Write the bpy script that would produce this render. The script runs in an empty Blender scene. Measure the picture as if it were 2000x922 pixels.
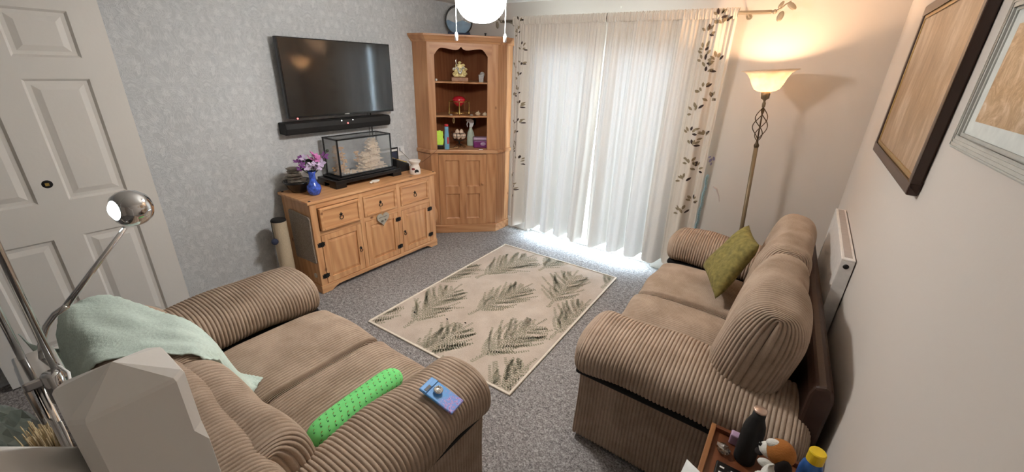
import bpy, bmesh, math, random
import numpy as np
from mathutils import Vector, Matrix
from mathutils.bvhtree import BVHTree
random.seed(7); np.random.seed(7)
scene = bpy.context.scene
col = scene.collection
pi = math.pi

# ------------------------------------------------------------------ camera
cam_d = bpy.data.cameras.new('camera'); cam = bpy.data.objects.new('camera', cam_d); col.objects.link(cam)
yaw, pitch, roll = math.radians(34.587), math.radians(22.625), math.radians(2.113)
fwd = Vector((-math.sin(yaw)*math.cos(pitch), math.cos(yaw)*math.cos(pitch), -math.sin(pitch)))
rt = Vector((math.cos(yaw), math.sin(yaw), 0)); up = rt.cross(fwd)
r2 = rt*math.cos(roll)+up*math.sin(roll); u2 = -rt*math.sin(roll)+up*math.cos(roll)
cam.matrix_world = Matrix(((r2.x,u2.x,-fwd.x,0),(r2.y,u2.y,-fwd.y,0),(r2.z,u2.z,-fwd.z,1.8),(0,0,0,1)))
cam_d.sensor_width = 36; cam_d.sensor_fit = 'HORIZONTAL'; cam_d.lens = 36*791.59/2000; cam_d.clip_start = .02
scene.camera = cam
# ------------------------------------------------------------------ world, lights, exposure
SKY = 40.0
w = bpy.data.worlds.new('sky'); scene.world = w; w.use_nodes = True
bg = w.node_tree.nodes['Background']; bg.inputs[0].default_value = (.64,.83,1,1); bg.inputs[1].default_value = SKY
vs = scene.view_settings
vs.view_transform = 'Standard'; vs.look = 'None'; vs.gamma = 1; vs.use_curve_mapping = False; vs.exposure = 0.45
CEIL_LAMP, FLOOR_LAMP, HEAD_LAMP = 112.0, 30.0, 8.0
pl = bpy.data.lights.new('daylight_portal','AREA'); pl.shape='RECTANGLE'; pl.size=1.5; pl.size_y=2.06; pl.cycles.is_portal = True
po = bpy.data.objects.new('daylight_portal',pl); col.objects.link(po); po.location=(-1.665,3.93,1.03); po.rotation_euler=(-pi/2,0,0)

# ------------------------------------------------------------------ materials
def lin(c):
    return tuple(((v/255)/12.92 if v/255<=.04045 else ((v/255+.055)/1.055)**2.4) for v in c)
class NT:
    def __init__(s, name):
        s.m = bpy.data.materials.new(name); s.m.use_nodes = True; s.t = s.m.node_tree; s.n = s.t.nodes
        s.p = s.n['Principled BSDF']; s.out = s.n['Material Output']
    def add(s, ty, **kw):
        nd = s.n.new(ty)
        for k,v in kw.items():
            if k.startswith('i_'):
                key = k[2:]; key = int(key) if key.isdigit() else key
                nd.inputs[key].default_value = v
            else: setattr(nd,k,v)
        return nd
    def link(s,a,b): s.t.links.new(a,b)
    def coord(s, scale=(1,1,1), kind='Object', rot=(0,0,0)):
        tc = s.add('ShaderNodeTexCoord'); mp = s.add('ShaderNodeMapping'); mp.inputs['Scale'].default_value = scale; mp.inputs['Rotation'].default_value = rot
        s.link(tc.outputs[kind], mp.inputs[0]); return mp.outputs[0]
    def ramp(s, fac, stops, interp='LINEAR'):
        r = s.add('ShaderNodeValToRGB'); s.link(fac, r.inputs[0]); cr = r.color_ramp; cr.interpolation = interp
        while len(cr.elements) < len(stops): cr.elements.new(.5)
        for e,(p,c) in zip(cr.elements, stops): e.position = p; e.color = (*c,1) if len(c)==3 else c
        return r.outputs[0]
    def noise(s, vec, scale, detail=3, rough=.5, dist=0):
        nd = s.add('ShaderNodeTexNoise', i_Scale=scale, i_Detail=detail, i_Roughness=rough, i_Distortion=dist); s.link(vec, nd.inputs['Vector']); return nd.outputs[0]
    def bump(s, h, strength=.3, dist=.01):
        b = s.add('ShaderNodeBump', i_Strength=strength, i_Distance=dist); s.link(h, b.inputs['Height']); s.link(b.outputs[0], s.p.inputs['Normal'])
    def math(s, op, a, b=None):
        nd = s.add('ShaderNodeMath', operation=op)
        for i,v in enumerate((a,b)):
            if v is None: continue
            if isinstance(v,(int,float)): nd.inputs[i].default_value = v
            else: s.link(v, nd.inputs[i])
        return nd.outputs[0]
    def set(s, color=None, rough=None, metal=None, spec=None, **kw):
        if color is not None: s.p.inputs['Base Color'].default_value = (*color,1)
        if rough is not None: s.p.inputs['Roughness'].default_value = rough
        if metal is not None: s.p.inputs['Metallic'].default_value = metal
        if spec is not None: s.p.inputs['Specular IOR Level'].default_value = spec
        for k,v in kw.items(): s.p.inputs[k].default_value = v
        return s
M = {}
def plain(name, rgb, rough=.5, metal=0, var=.06, nscale=30, bump=0, **kw):
    t = NT(name); c = lin(rgb); t.set(c, rough, metal, **kw)
    v = t.coord(); n = t.noise(v, nscale, 3)
    lo = tuple(max(0,x*(1-var)) for x in c); hi = tuple(min(1,x*(1+var)) for x in c)
    t.link(t.ramp(n, [(.3,lo),(.7,hi)]), t.p.inputs['Base Color'])
    if bump: t.bump(n, bump, .004)
    M[name] = t.m; return t
def emis(name, rgb, strength):
    t = NT(name); t.set((.8,.8,.8), .4); t.p.inputs['Emission Color'].default_value = (*rgb,1); t.p.inputs['Emission Strength'].default_value = strength; M[name]=t.m
def wood(name, dark, mid, light, axis, knots=True, rough=.42):
    t = NT(name); sc = [9,9,9]; sc[axis] = .9
    v = t.coord(tuple(sc)); n = t.noise(v, 2.2, 4, .55, .6)
    wv = t.add('ShaderNodeTexWave', i_Scale=1.1, i_Distortion=5.0, i_Detail=3.0); wv.bands_direction = 'DIAGONAL'; t.link(v, wv.inputs[0])
    mix = t.math('ADD', t.math('MULTIPLY', n, .8), t.math('MULTIPLY', wv.outputs['Fac'], .2))
    c = t.ramp(mix, [(.2,lin(dark)),(.5,lin(mid)),(.8,lin(light))])
    if knots:
        sk = [6,6,6]; sk[axis] = 4
        vo = t.add('ShaderNodeTexVoronoi', i_Scale=1.0); t.link(t.coord(tuple(sk)), vo.inputs[0])
        kf = t.ramp(vo.outputs['Distance'], [(.045,(1,1,1)),(.10,(0,0,0))])
        mx = t.add('ShaderNodeMixRGB', i_Color2=(*lin((120,74,44)),1)); t.link(kf, mx.inputs[0]); t.link(c, mx.inputs[1]); c = mx.outputs[0]
    t.link(c, t.p.inputs['Base Color']); t.set(rough=rough); t.bump(mix, .08, .002); M[name] = t.m
for i,a in enumerate('xyz'):
    wood('pine_'+a, (184,129,84), (208,154,106), (222,174,127), i)
    wood('oldpine_'+a, (160,108,70), (187,135,93), (202,156,114), i)
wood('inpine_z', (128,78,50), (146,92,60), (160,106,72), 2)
wood('redwood', (84,46,28), (108,62,38), (130,80,52), 1, False, .3)
wood('rimwood', (128,82,48), (152,102,62), (170,120,78), 1, False, .35)

def corduroy(name, rgb, dark):
    t = NT(name); v = t.coord(); n = t.noise(v, 7, 4, .6); f = t.noise(v, 260, 2)
    m = t.math('ADD', t.math('MULTIPLY', n, .75), t.math('MULTIPLY', f, .25))
    t.link(t.ramp(m, [(.28,lin(dark)),(.62,lin(rgb))]), t.p.inputs['Base Color']); t.set(rough=.95, spec=.1)
    t.p.inputs['Sheen Weight'].default_value = .15; t.p.inputs['Sheen Roughness'].default_value = .5; t.p.inputs['Sheen Tint'].default_value = (*lin((214,190,168)),1)
    t.bump(f, .25, .002); M[name] = t.m
corduroy('cord', (184,164,146), (150,130,112))
plain('leather', (66,44,34), .5, nscale=60, bump=.15)
plain('blackcloth', (16,14,14), .85)
def carpet():
    t = NT('carpet'); v = t.coord(); a = t.noise(v, 110, 2, .7); b = t.noise(v, 40, 3, .6); g = t.noise(v, 1.8, 3)
    m = t.math('ADD', t.math('MULTIPLY', a, .55), t.math('ADD', t.math('MULTIPLY', b, .35), t.math('MULTIPLY', g, .1)))
    t.link(t.ramp(m, [(.36,lin((84,81,81))),(.5,lin((144,139,137))),(.64,lin((194,190,188)))]), t.p.inputs['Base Color'])
    t.set(rough=1, spec=.05); t.bump(m, .9, .012); M['carpet'] = t.m
carpet()
def rugm():
    t = NT('rug'); v = t.coord(); a = t.noise(v, 220, 2, .7); g = t.noise(v, 5, 4)
    m = t.math('ADD', t.math('MULTIPLY', a, .5), t.math('MULTIPLY', g, .5))
    t.link(t.ramp(m, [(.35,lin((178,162,148))),(.65,lin((206,192,178)))]), t.p.inputs['Base Color']); t.set(rough=1, spec=.05); t.bump(a, .4, .004); M['rug'] = t.m
rugm()
plain('rugleaf', (146,141,120), 1, var=.16, nscale=60)
plain('rugedge', (222,212,196), .9)
def wallpaper():
    t = NT('wallpaper'); tc = t.add('ShaderNodeTexCoord'); sp = t.add('ShaderNodeSeparateXYZ'); t.link(tc.outputs['Object'], sp.inputs[0])
    def pattern(oy, oz, seed):
        y = t.math('PINGPONG', t.math('ADD', sp.outputs[1], oy), .2); z = t.math('MODULO', t.math('ADD', sp.outputs[2], oz), .5)
        cb = t.add('ShaderNodeCombineXYZ', i_X=seed); t.link(y, cb.inputs[1]); t.link(z, cb.inputs[2])
        vo = t.add('ShaderNodeTexVoronoi', i_Scale=19.0); vo.feature = 'SMOOTH_F1'; vo.inputs['Smoothness'].default_value=.25
        nz = t.add('ShaderNodeTexNoise', i_Scale=10.0, i_Detail=2.0, i_Distortion=2.6); t.link(cb.outputs[0], nz.inputs['Vector'])
        ad = t.add('ShaderNodeVectorMath', operation='MULTIPLY_ADD'); t.link(nz.outputs['Color'], ad.inputs[0]); ad.inputs[1].default_value=(.05,.05,.05); t.link(cb.outputs[0], ad.inputs[2])
        t.link(ad.outputs[0], vo.inputs[0])
        return nz.outputs[0], vo.outputs[0]
    n1,v1 = pattern(5, 5, 1.3); n2,v2 = pattern(5.13, 5.17, 1.3)
    line = t.ramp(n1, [(.40,(0,0,0)),(.44,(1,1,1)),(.50,(.25,.25,.25)),(.56,(1,1,1)),(.60,(0,0,0))])
    pet = t.ramp(v1, [(.25,(1,1,1)),(.5,(0,0,0))])
    h = t.math('ADD', t.math('MULTIPLY', line, .6), t.math('MULTIPLY', pet, .5))
    t.link(t.ramp(h, [(.0,lin((193,196,198))),(.9,lin((213,215,216)))]), t.p.inputs['Base Color']); t.set(rough=.6, spec=.3)
    t.bump(h, .35, .006); M['wallpaper'] = t.m
wallpaper()
def paint(name, rgb, rough=.75):
    t = NT(name); v = t.coord(); n = t.noise(v, 45, 4); t.set(lin(rgb), rough, spec=.25); t.bump(n, .12, .003); M[name] = t.m
paint('wallpaint', (208,200,192)); paint('ceilpaint', (238,236,232)); paint('gloss', (226,222,216), .32); paint('newelpaint', (238,234,228), .38)
def curtain_mat():
    t = NT('curtain'); n = t.n; d = t.add('ShaderNodeBsdfDiffuse'); tr = t.add('ShaderNodeBsdfTranslucent'); mx = t.add('ShaderNodeMixShader', i_0=.021)
    v = t.coord((500,500,500)); nz = t.noise(v, 1.0, 2)
    cc = t.ramp(nz, [(.3,lin((212,203,191))),(.7,lin((226,218,207)))])
    t.link(cc, d.inputs[0]); tr.inputs[0].default_value = (.86,.87,.88,1)
    t.link(d.outputs[0], mx.inputs[1]); t.link(tr.outputs[0], mx.inputs[2]); t.link(mx.outputs[0], t.out.inputs[0]); M['curtain'] = t.m
curtain_mat()
plain('leafdark', (58,44,40), .9); plain('leaftan', (142,128,104), .9)
def glass(name, tint=(.99,.995,.995), gl=.06, painted_glare=0):
    t = NT(name); tr = t.add('ShaderNodeBsdfTransparent'); g = t.add('ShaderNodeBsdfGlossy', i_Roughness=.02); mx = t.add('ShaderNodeMixShader')
    fr = t.add('ShaderNodeFresnel', i_IOR=1.5); tr.inputs[0].default_value = (*tint,1)
    t.link(t.math('ADD', t.math('MULTIPLY', fr.outputs[0], .6), gl), mx.inputs[0]); t.link(tr.outputs[0], mx.inputs[1]); t.link(g.outputs[0], mx.inputs[2])
    d = t.add('ShaderNodeBsdfDiffuse'); d.inputs[0].default_value=(.80,.84,.88,1); m2 = t.add('ShaderNodeMixShader', i_0=painted_glare); t.link(mx.outputs[0], m2.inputs[1]); t.link(d.outputs[0], m2.inputs[2])  # pale diffuse mix paints a milky reflection into the pane colour
    t.link(m2.outputs[0], t.out.inputs[0]); M[name] = t.m
glass('caseglass', gl=.0, painted_glare=.10); glass('glass', gl=.03); glass('windowglass', gl=.0); glass('foil', (.8,.78,.74), .3)
plain('black', (14,14,15), .28); plain('blackmatte', (20,19,19), .7); plain('screen', (12,11,12), .09, var=0, spec=1.0)
plain('iron', (24,22,22), .5, .3)
plain('chrome', (215,215,215), .08, 1, var=.02); plain('bronze', (88,72,54), .42, .8); plain('brass', (206,176,110), .25, 1); plain('polebrass', (128,112,88), .45, .45)
plain('steel', (142,132,116), .5, .3); plain('white', (232,230,226), .4); plain('whiteplastic', (238,238,238), .35); plain('radiator', (232,228,224), .35)
plain('radgrille', (176,166,160), .6); plain('sisal', (206,188,160), .95, nscale=120, bump=.5); plain('mat', (156,142,128), .98, nscale=150, var=.3, bump=.8)
plain('navy', (52,58,80), .9); plain('mint', (204,220,210), .95, nscale=90, var=.07, bump=.5); plain('olive', (126,116,62), .85, nscale=40, var=.3, bump=.4)
plain('green', (120,222,128), .85, var=.05); plain('motif', (34,32,22), .9); plain('motifbrown', (150,96,48), .9)
def phone_mat():
    t = NT('phonecase'); v = t.coord(); n = t.noise(v, 60, 4); vo = t.add('ShaderNodeTexVoronoi', i_Scale=120.0); t.link(v, vo.inputs[0])
    sp = t.add('ShaderNodeSeparateXYZ'); t.link(v, sp.inputs[0])
    edge = t.math('ADD', t.math('MULTIPLY', sp.outputs[0], 9.0), t.math('MULTIPLY', n, .9))
    f = t.ramp(edge, [(.55,(0,0,0)),(.85,(1,1,1))])
    fl = t.ramp(vo.outputs['Distance'], [(.1,lin((92,70,150))),(.35,lin((196,160,214))),(.6,lin((120,150,220)))])
    mx = t.add('ShaderNodeMixRGB', i_Color1=(*lin((96,160,224)),1)); t.link(f, mx.inputs[0]); t.link(fl, mx.inputs[2]); t.link(mx.outputs[0], t.p.inputs['Base Color']); t.set(rough=.25); M['phonecase'] = t.m
phone_mat()
def picture_mat(name, stops, sc, dist):
    t = NT(name); v = t.coord(sc); n = t.noise(v, 1.0, 8, .72, dist); t.link(t.ramp(n, stops), t.p.inputs['Base Color']); t.set(rough=.35); M[name] = t.m
picture_mat('pic_forest', [(.3,lin((128,98,68))),(.5,lin((166,136,104))),(.68,lin((204,182,160)))], (4,7,3), .3)
picture_mat('pic_flower', [(.3,lin((140,104,64))),(.48,lin((178,146,106))),(.6,lin((206,178,146))),(.7,lin((222,206,188)))], (14,14,14), 2.0)
plain('walnut', (62,40,30), .3); plain('goldframe', (176,144,92), .35, .6); plain('silverframe', (190,190,184), .4, .2); plain('mount', (214,218,214), .8)
plain('cork', (206,160,108), .9, nscale=80, var=.25); plain('corkpale', (222,196,164), .9, nscale=80, var=.2); plain('pearl', (240,236,226), .2)
plain('bluevase', (62,92,190), .12, nscale=45, var=.6); plain('pinkpetal', (214,130,190), .7); plain('purplepetal', (112,56,120), .7); plain('lilacpetal', (206,188,216), .7); plain('leafgreen', (50,60,44), .7)
plain('stone', (150,140,128), .6, nscale=20, var=.3); plain('bowlblack', (26,24,26), .2)
plain('ceramic', (232,222,212), .25); plain('darkred', (120,40,44), .4); plain('dark', (18,15,14), .8)
plain('gold', (204,186,128), .4, .25); plain('silver', (206,204,198), .3, .8); plain('greypot', (170,168,164), .6, nscale=90, var=.25); plain('redglass', (186,36,50), .15)
plain('neon', (206,250,90), .6, nscale=60, var=.1); plain('bluebottle', (120,176,206), .3); plain('red', (206,50,60), .4); plain('egg', (232,206,184), .6); plain('spraybody', (200,214,196), .25); plain('purplebox', (118,44,108), .3); plain('clearlid', (178,150,176), .2)
plain('shell', (212,190,160), .6); plain('sandblue', (104,140,168), .5, nscale=14, var=.25); plain('plaque', (168,160,146), .8); plain('plaqueprint', (112,106,96), .9); plain('string', (196,166,120), .9)
plain('dogbrown', (166,104,44), .95, bump=.4, nscale=200); plain('dogwhite', (226,224,216), .95, bump=.4, nscale=200); plain('dogdark', (28,20,18), .95)
plain('copper', (214,186,168), .3, .7); plain('yellowcap', (236,200,40), .4); plain('blueplastic', (56,104,176), .25); plain('straw', (226,206,168), .9, var=.2); plain('bag', (190,204,198), .3); plain('paper', (232,236,236), .8)
plain('postcream', (206,198,184), .6); plain('knitblue', (160,184,190), .95, nscale=120, var=.25); plain('stickergrey', (196,180,174), .8); plain('stickerlilac', (150,140,176), .8)
plain('outside', (170,172,168), .9); plain('upvc', (236,238,240), .3); plain('redled', (180,20,24), .3)
emis('ceilbowl', (1,.975,.94), CEIL_LAMP); emis('bulbface', (.80,.96,1), HEAD_LAMP); emis('ledwhite', (1,1,1), 2.0); emis('ledred', (1,.05,.05), 1.5); emis('bulb', (1,.72,.40), 40)
def shade_mat():
    t = NT('lampglass'); v = t.coord(); d = t.add('ShaderNodeBsdfDiffuse'); tr = t.add('ShaderNodeBsdfTranslucent'); mx = t.add('ShaderNodeMixShader', i_0=.65)
    g = t.add('ShaderNodeBsdfGlossy', i_Roughness=.15); m2 = t.add('ShaderNodeMixShader', i_0=.06); n = t.noise(v, 18, 2)
    t.link(t.ramp(n, [(.35,(.72,.62,.5)),(.65,(.86,.8,.7))]), tr.inputs[0]); d.inputs[0].default_value=(.85,.8,.74,1)
    t.link(d.outputs[0], mx.inputs[1]); t.link(tr.outputs[0], mx.inputs[2]); t.link(mx.outputs[0], m2.inputs[1]); t.link(g.outputs[0], m2.inputs[2]); t.link(m2.outputs[0], t.out.inputs[0]); M['lampglass'] = t.m
shade_mat()

# ------------------------------------------------------------------ mesh helpers
class MB:
    def __init__(s): s.v=[]; s.f=[]
    def add(s, vs, fs):
        o=len(s.v); s.v += [tuple(map(float,a)) for a in vs]; s.f += [tuple(i+o for i in f) for f in fs]; return s
    def box(s, x0,y0,z0,x1,y1,z1):
        return s.add([(x0,y0,z0),(x1,y0,z0),(x1,y1,z0),(x0,y1,z0),(x0,y0,z1),(x1,y0,z1),(x1,y1,z1),(x0,y1,z1)],
                     [(3,2,1,0),(4,5,6,7),(0,1,5,4),(1,2,6,5),(2,3,7,6),(3,0,4,7)])
    def prism(s, poly, a, b, axis=2):
        n=len(poly)
        def P(p,h):
            return {2:(p[0],p[1],h),1:(p[0],h,p[1]),0:(h,p[0],p[1])}[axis]
        vs=[P(p,a) for p in poly]+[P(p,b) for p in poly]
        fs=[tuple(range(n))[::-1],tuple(range(n,2*n))]+[(i,(i+1)%n,n+(i+1)%n,n+i) for i in range(n)]
        return s.add(vs,fs)
    def lathe(s, prof, c=(0,0,0), n=32, sx=1, sy=1, a0=0, a1=2*pi):
        full = abs(a1-a0-2*pi)<1e-6; k=n if full else n+1
        vs=[]
        for i in range(k):
            a=a0+(a1-a0)*i/n
            for r,z in prof: vs.append((c[0]+r*math.cos(a)*sx,c[1]+r*math.sin(a)*sy,c[2]+z))
        m=len(prof); fs=[]
        for i in range(n):
            j=(i+1)%k
            for q in range(m-1): fs.append((i*m+q,j*m+q,j*m+q+1,i*m+q+1))
        return s.add(vs,fs)
    def tube(s, pts, r, n=8, cap=True):
        pts=[Vector(p) for p in pts]; m=len(pts); rr=r if hasattr(r,'__len__') else [r]*m
        T=[(pts[min(i+1,m-1)]-pts[max(i-1,0)]).normalized() for i in range(m)]
        ref=Vector((0,0,1)) if abs(T[0].z)<.9 else Vector((1,0,0)); N=T[0].cross(ref).normalized(); vs=[]
        for i in range(m):
            N=(N-T[i]*N.dot(T[i])); N=N.normalized() if N.length>1e-6 else T[i].orthogonal().normalized(); B=T[i].cross(N)
            for k in range(n):
                a=2*pi*k/n; vs.append(pts[i]+(N*math.cos(a)+B*math.sin(a))*rr[i])
        fs=[(i*n+k,i*n+(k+1)%n,(i+1)*n+(k+1)%n,(i+1)*n+k) for i in range(m-1) for k in range(n)]
        if cap: fs += [tuple(range(n))[::-1], tuple(range((m-1)*n,m*n))]
        return s.add(vs,fs)
    def ball(s, c, r, n=14, m=9, sc=(1,1,1), jit=0):
        vs=[]; fs=[]
        for j in range(m+1):
            th=pi*j/m
            for i in range(n):
                a=2*pi*i/n; k=1+(random.uniform(-jit,jit) if jit and 0<j<m else 0)
                vs.append((c[0]+r*k*sc[0]*math.sin(th)*math.cos(a),c[1]+r*k*sc[1]*math.sin(th)*math.sin(a),c[2]+r*k*sc[2]*math.cos(th)))
        for j in range(m):
            for i in range(n): fs.append((j*n+i,(j+1)*n+i,(j+1)*n+(i+1)%n,j*n+(i+1)%n))
        return s.add(vs,fs)
    def xf(s, mat):
        s.v=[tuple(mat@Vector(v)) for v in s.v]; return s
    def build(s, name, mat, parent=None, smooth=False, bevel=0, label=None, world=True, seg=2):
        me=bpy.data.meshes.new(name); v=s.v
        if parent is not None and world:
            p=parent
            off=Vector((0,0,0))
            while p is not None: off+=Vector(p.location); p=p.parent
            v=[(a[0]-off.x,a[1]-off.y,a[2]-off.z) for a in v]
        me.from_pydata(v,[],s.f); me.update(); 
        bm=bmesh.new(); bm.from_mesh(me); bmesh.ops.remove_doubles(bm, verts=bm.verts, dist=1e-6); bmesh.ops.recalc_face_normals(bm, faces=bm.faces); bm.to_mesh(me); bm.free()
        o=bpy.data.objects.new(name,me); col.objects.link(o); me.materials.append(M[mat])
        if parent is not None: o.parent=parent
        if smooth:
            me.polygons.foreach_set('use_smooth',[True]*len(me.polygons))
        if bevel:
            b=o.modifiers.new('bevel','BEVEL'); b.width=bevel; b.segments=seg; b.limit_method='ANGLE'; b.angle_limit=math.radians(50); b.harden_normals=False
        if label: o['label']=label
        return o
def tag(o,label,cat,group=None):
    o['label']=label; o['category']=cat
    if group: o['group']=group
    return o
def thing(name,label,cat,loc=(0,0,0),rz=0,group=None):
    o=bpy.data.objects.new(name,None); col.objects.link(o); o.empty_display_size=.05; o.location=loc; o.rotation_euler=(0,0,rz); return tag(o,label,cat,group)
def struct(o): o['kind']='structure'; return o
def single(mb,name,mat,label,cat,base,group=None,**kw):
    """one-mesh thing with its origin at base"""
    o=mb.build(name,mat,None,**kw)
    b=Vector(base); o.data.transform(Matrix.Translation(-b)); o.location=b
    return tag(o,label,cat,group)
def grid_obj(name,P,mat,parent=None,closed_u=False,closed_v=False,smooth=True,caps=False,world=True):
    """P: (nu,nv,3) numpy"""
    nu,nv,_=P.shape; idx=np.arange(nu*nv).reshape(nu,nv)
    a=idx if closed_u else idx[:-1]; b=np.roll(idx,-1,0) if closed_u else idx[1:]
    if closed_v: q=np.stack([a,b,np.roll(b,-1,1),np.roll(a,-1,1)],-1)
    else: q=np.stack([a[:,:-1],b[:,:-1],b[:,1:],a[:,1:]],-1)
    q=q.reshape(-1,4); V=P.reshape(-1,3).copy()
    if parent is not None and world: V-=np.array(parent.location)
    me=bpy.data.meshes.new(name); faces=[tuple(int(i) for i in f) for f in q]
    if caps: faces+= [tuple(int(i) for i in idx[0][::-1]), tuple(int(i) for i in idx[-1])]
    me.from_pydata([tuple(v) for v in V.tolist()],[],faces); me.update()
    me.polygons.foreach_set('use_smooth',[smooth]*len(me.polygons)); me.materials.append(M[mat])
    o=bpy.data.objects.new(name,me); col.objects.link(o)
    if parent is not None: o.parent=parent
    return o

# ------------------------------------------------------------------ room shell
XL,XR,YB,YF,ZC = -3.40,.35,3.82,-2.6,2.40
OX0,OX1,OZ = -2.40,-.93,2.05
struct(MB().box(XL-.2,YF-.1,-.1,XR+.1,YB+.13,0).build('floor','carpet'))
struct(MB().box(XL-.1,YF-.1,ZC,XR+.1,YB+.13,ZC+.1).build('ceiling','ceilpaint'))
struct(MB().box(XL-.1,YF-.1,0,XL,YB+.13,ZC).build('wall_left','wallpaper'))
struct(MB().box(XR,YF-.1,0,XR+.1,YB+.13,ZC).build('wall_right','wallpaint'))
struct(MB().box(XL,YF-.1,0,XR,YF,ZC).build('wall_front','wallpaint'))
struct(MB().box(XL,YB,0,OX0,YB+.13,ZC).box(OX1,YB,0,XR,YB+.13,ZC).box(OX0,YB,OZ,OX1,YB+.13,ZC).build('wall_back','wallpaint'))
struct(MB().box(-2.72,YB-.018,0,OX0,YB,.12).box(OX1,YB-.018,0,XR,YB,.12).build('baseboard_back','gloss',bevel=.004))
struct(MB().box(XL,.76,0,XL+.018,3.04,.12).build('baseboard_left','gloss',bevel=.004))
struct(MB().box(XR-.018,YF,0,XR,YB-.02,.12).build('baseboard_right','gloss',bevel=.004))
# patio door in the opening
wd=bpy.data.objects.new('window_1',None); col.objects.link(wd); wd.location=(OX0,YB+.07,0); struct(wd)
xm=(OX0+OX1)/2
for a,b in ((OX0,xm),(xm,OX1)):
    f=MB().box(a,YB+.04,0,a+.07,YB+.10,OZ).box(b-.07,YB+.04,0,b,YB+.10,OZ).box(a+.07,YB+.04,0,b-.07,YB+.10,.045).box(a+.07,YB+.04,OZ-.08,b-.07,YB+.10,OZ).build('window_frame','upvc',wd,bevel=.006)
    MB().box(a+.07,YB+.066,.045,b-.07,YB+.072,OZ-.08).build('pane','windowglass',wd)
g=MB().box(-6,YB+.14,-.16,3,9,-.12).build('ground_patio','outside'); struct(g)
# six panel door opened flat against the left wall
DX=-3.30; dr=bpy.data.objects.new('door_1',None); col.objects.link(dr); dr.location=(DX,.30,0); struct(dr)
cols=((-.02,.235),(.353,.608)); rows=((.16,.81),(1.02,1.66),(1.765,1.99))
f=MB()
ys=[-.15,-.02,.235,.353,.608,.742]; zs=[.012,.16,.81,1.02,1.66,1.765,1.99,2.11]
for i in (0,2,4): f.box(DX-.04,ys[i],zs[0],DX,ys[i+1],zs[-1])
for j in (0,2,4,6):
    for c in cols: f.box(DX-.04,c[0],zs[j],DX,c[1],zs[j+1])
f.build('door_frame','gloss',dr)
for (a,b) in cols:
    for (c,d) in rows:
        m=MB(); e=.028; g2=.055
        # sloped moulding into a recess, raised field
        R=[(a,b,c,d,DX),(a+e*.4,b-e*.4,c+e*.4,d-e*.4,DX-.014),(a+e,b-e,c+e,d-e,DX-.014),(a+g2,b-g2,c+g2,d-g2,DX-.004),(a+g2+.001,b-g2-.001,c+g2+.001,d-g2-.001,DX-.004)]
        vs=[];fs=[]
        for (y0,y1,z0,z1,x) in R: vs+=[(x,y0,z0),(x,y1,z0),(x,y1,z1),(x,y0,z1)]
        for k in range(len(R)-1):
            for q in range(4): fs.append((k*4+q,k*4+(q+1)%4,(k+1)*4+(q+1)%4,(k+1)*4+q))
        fs.append(tuple(range(len(vs)-4,len(vs)))); vs+=[(DX-.035,a,c),(DX-.035,b,c),(DX-.035,b,d),(DX-.035,a,d)]; n=len(vs); fs.append((n-1,n-2,n-3,n-4))
        fs+= [(0,1,n-3,n-4),(1,2,n-2,n-3),(2,3,n-1,n-2),(3,0,n-4,n-1)]
        m.add(vs,fs).build('panel','gloss',dr)
lk=MB().lathe([(0,.004),(.018,.004),(.022,0)],n=20).xf(Matrix.Translation((DX,.296,1.122))@Matrix.Rotation(pi/2,4,'Y')).build('lock_hole','dark',dr,smooth=True)
MB().box(DX+.002,.287,1.114,DX+.006,.303,1.13).build('lock_core','brass',lk)

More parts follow.
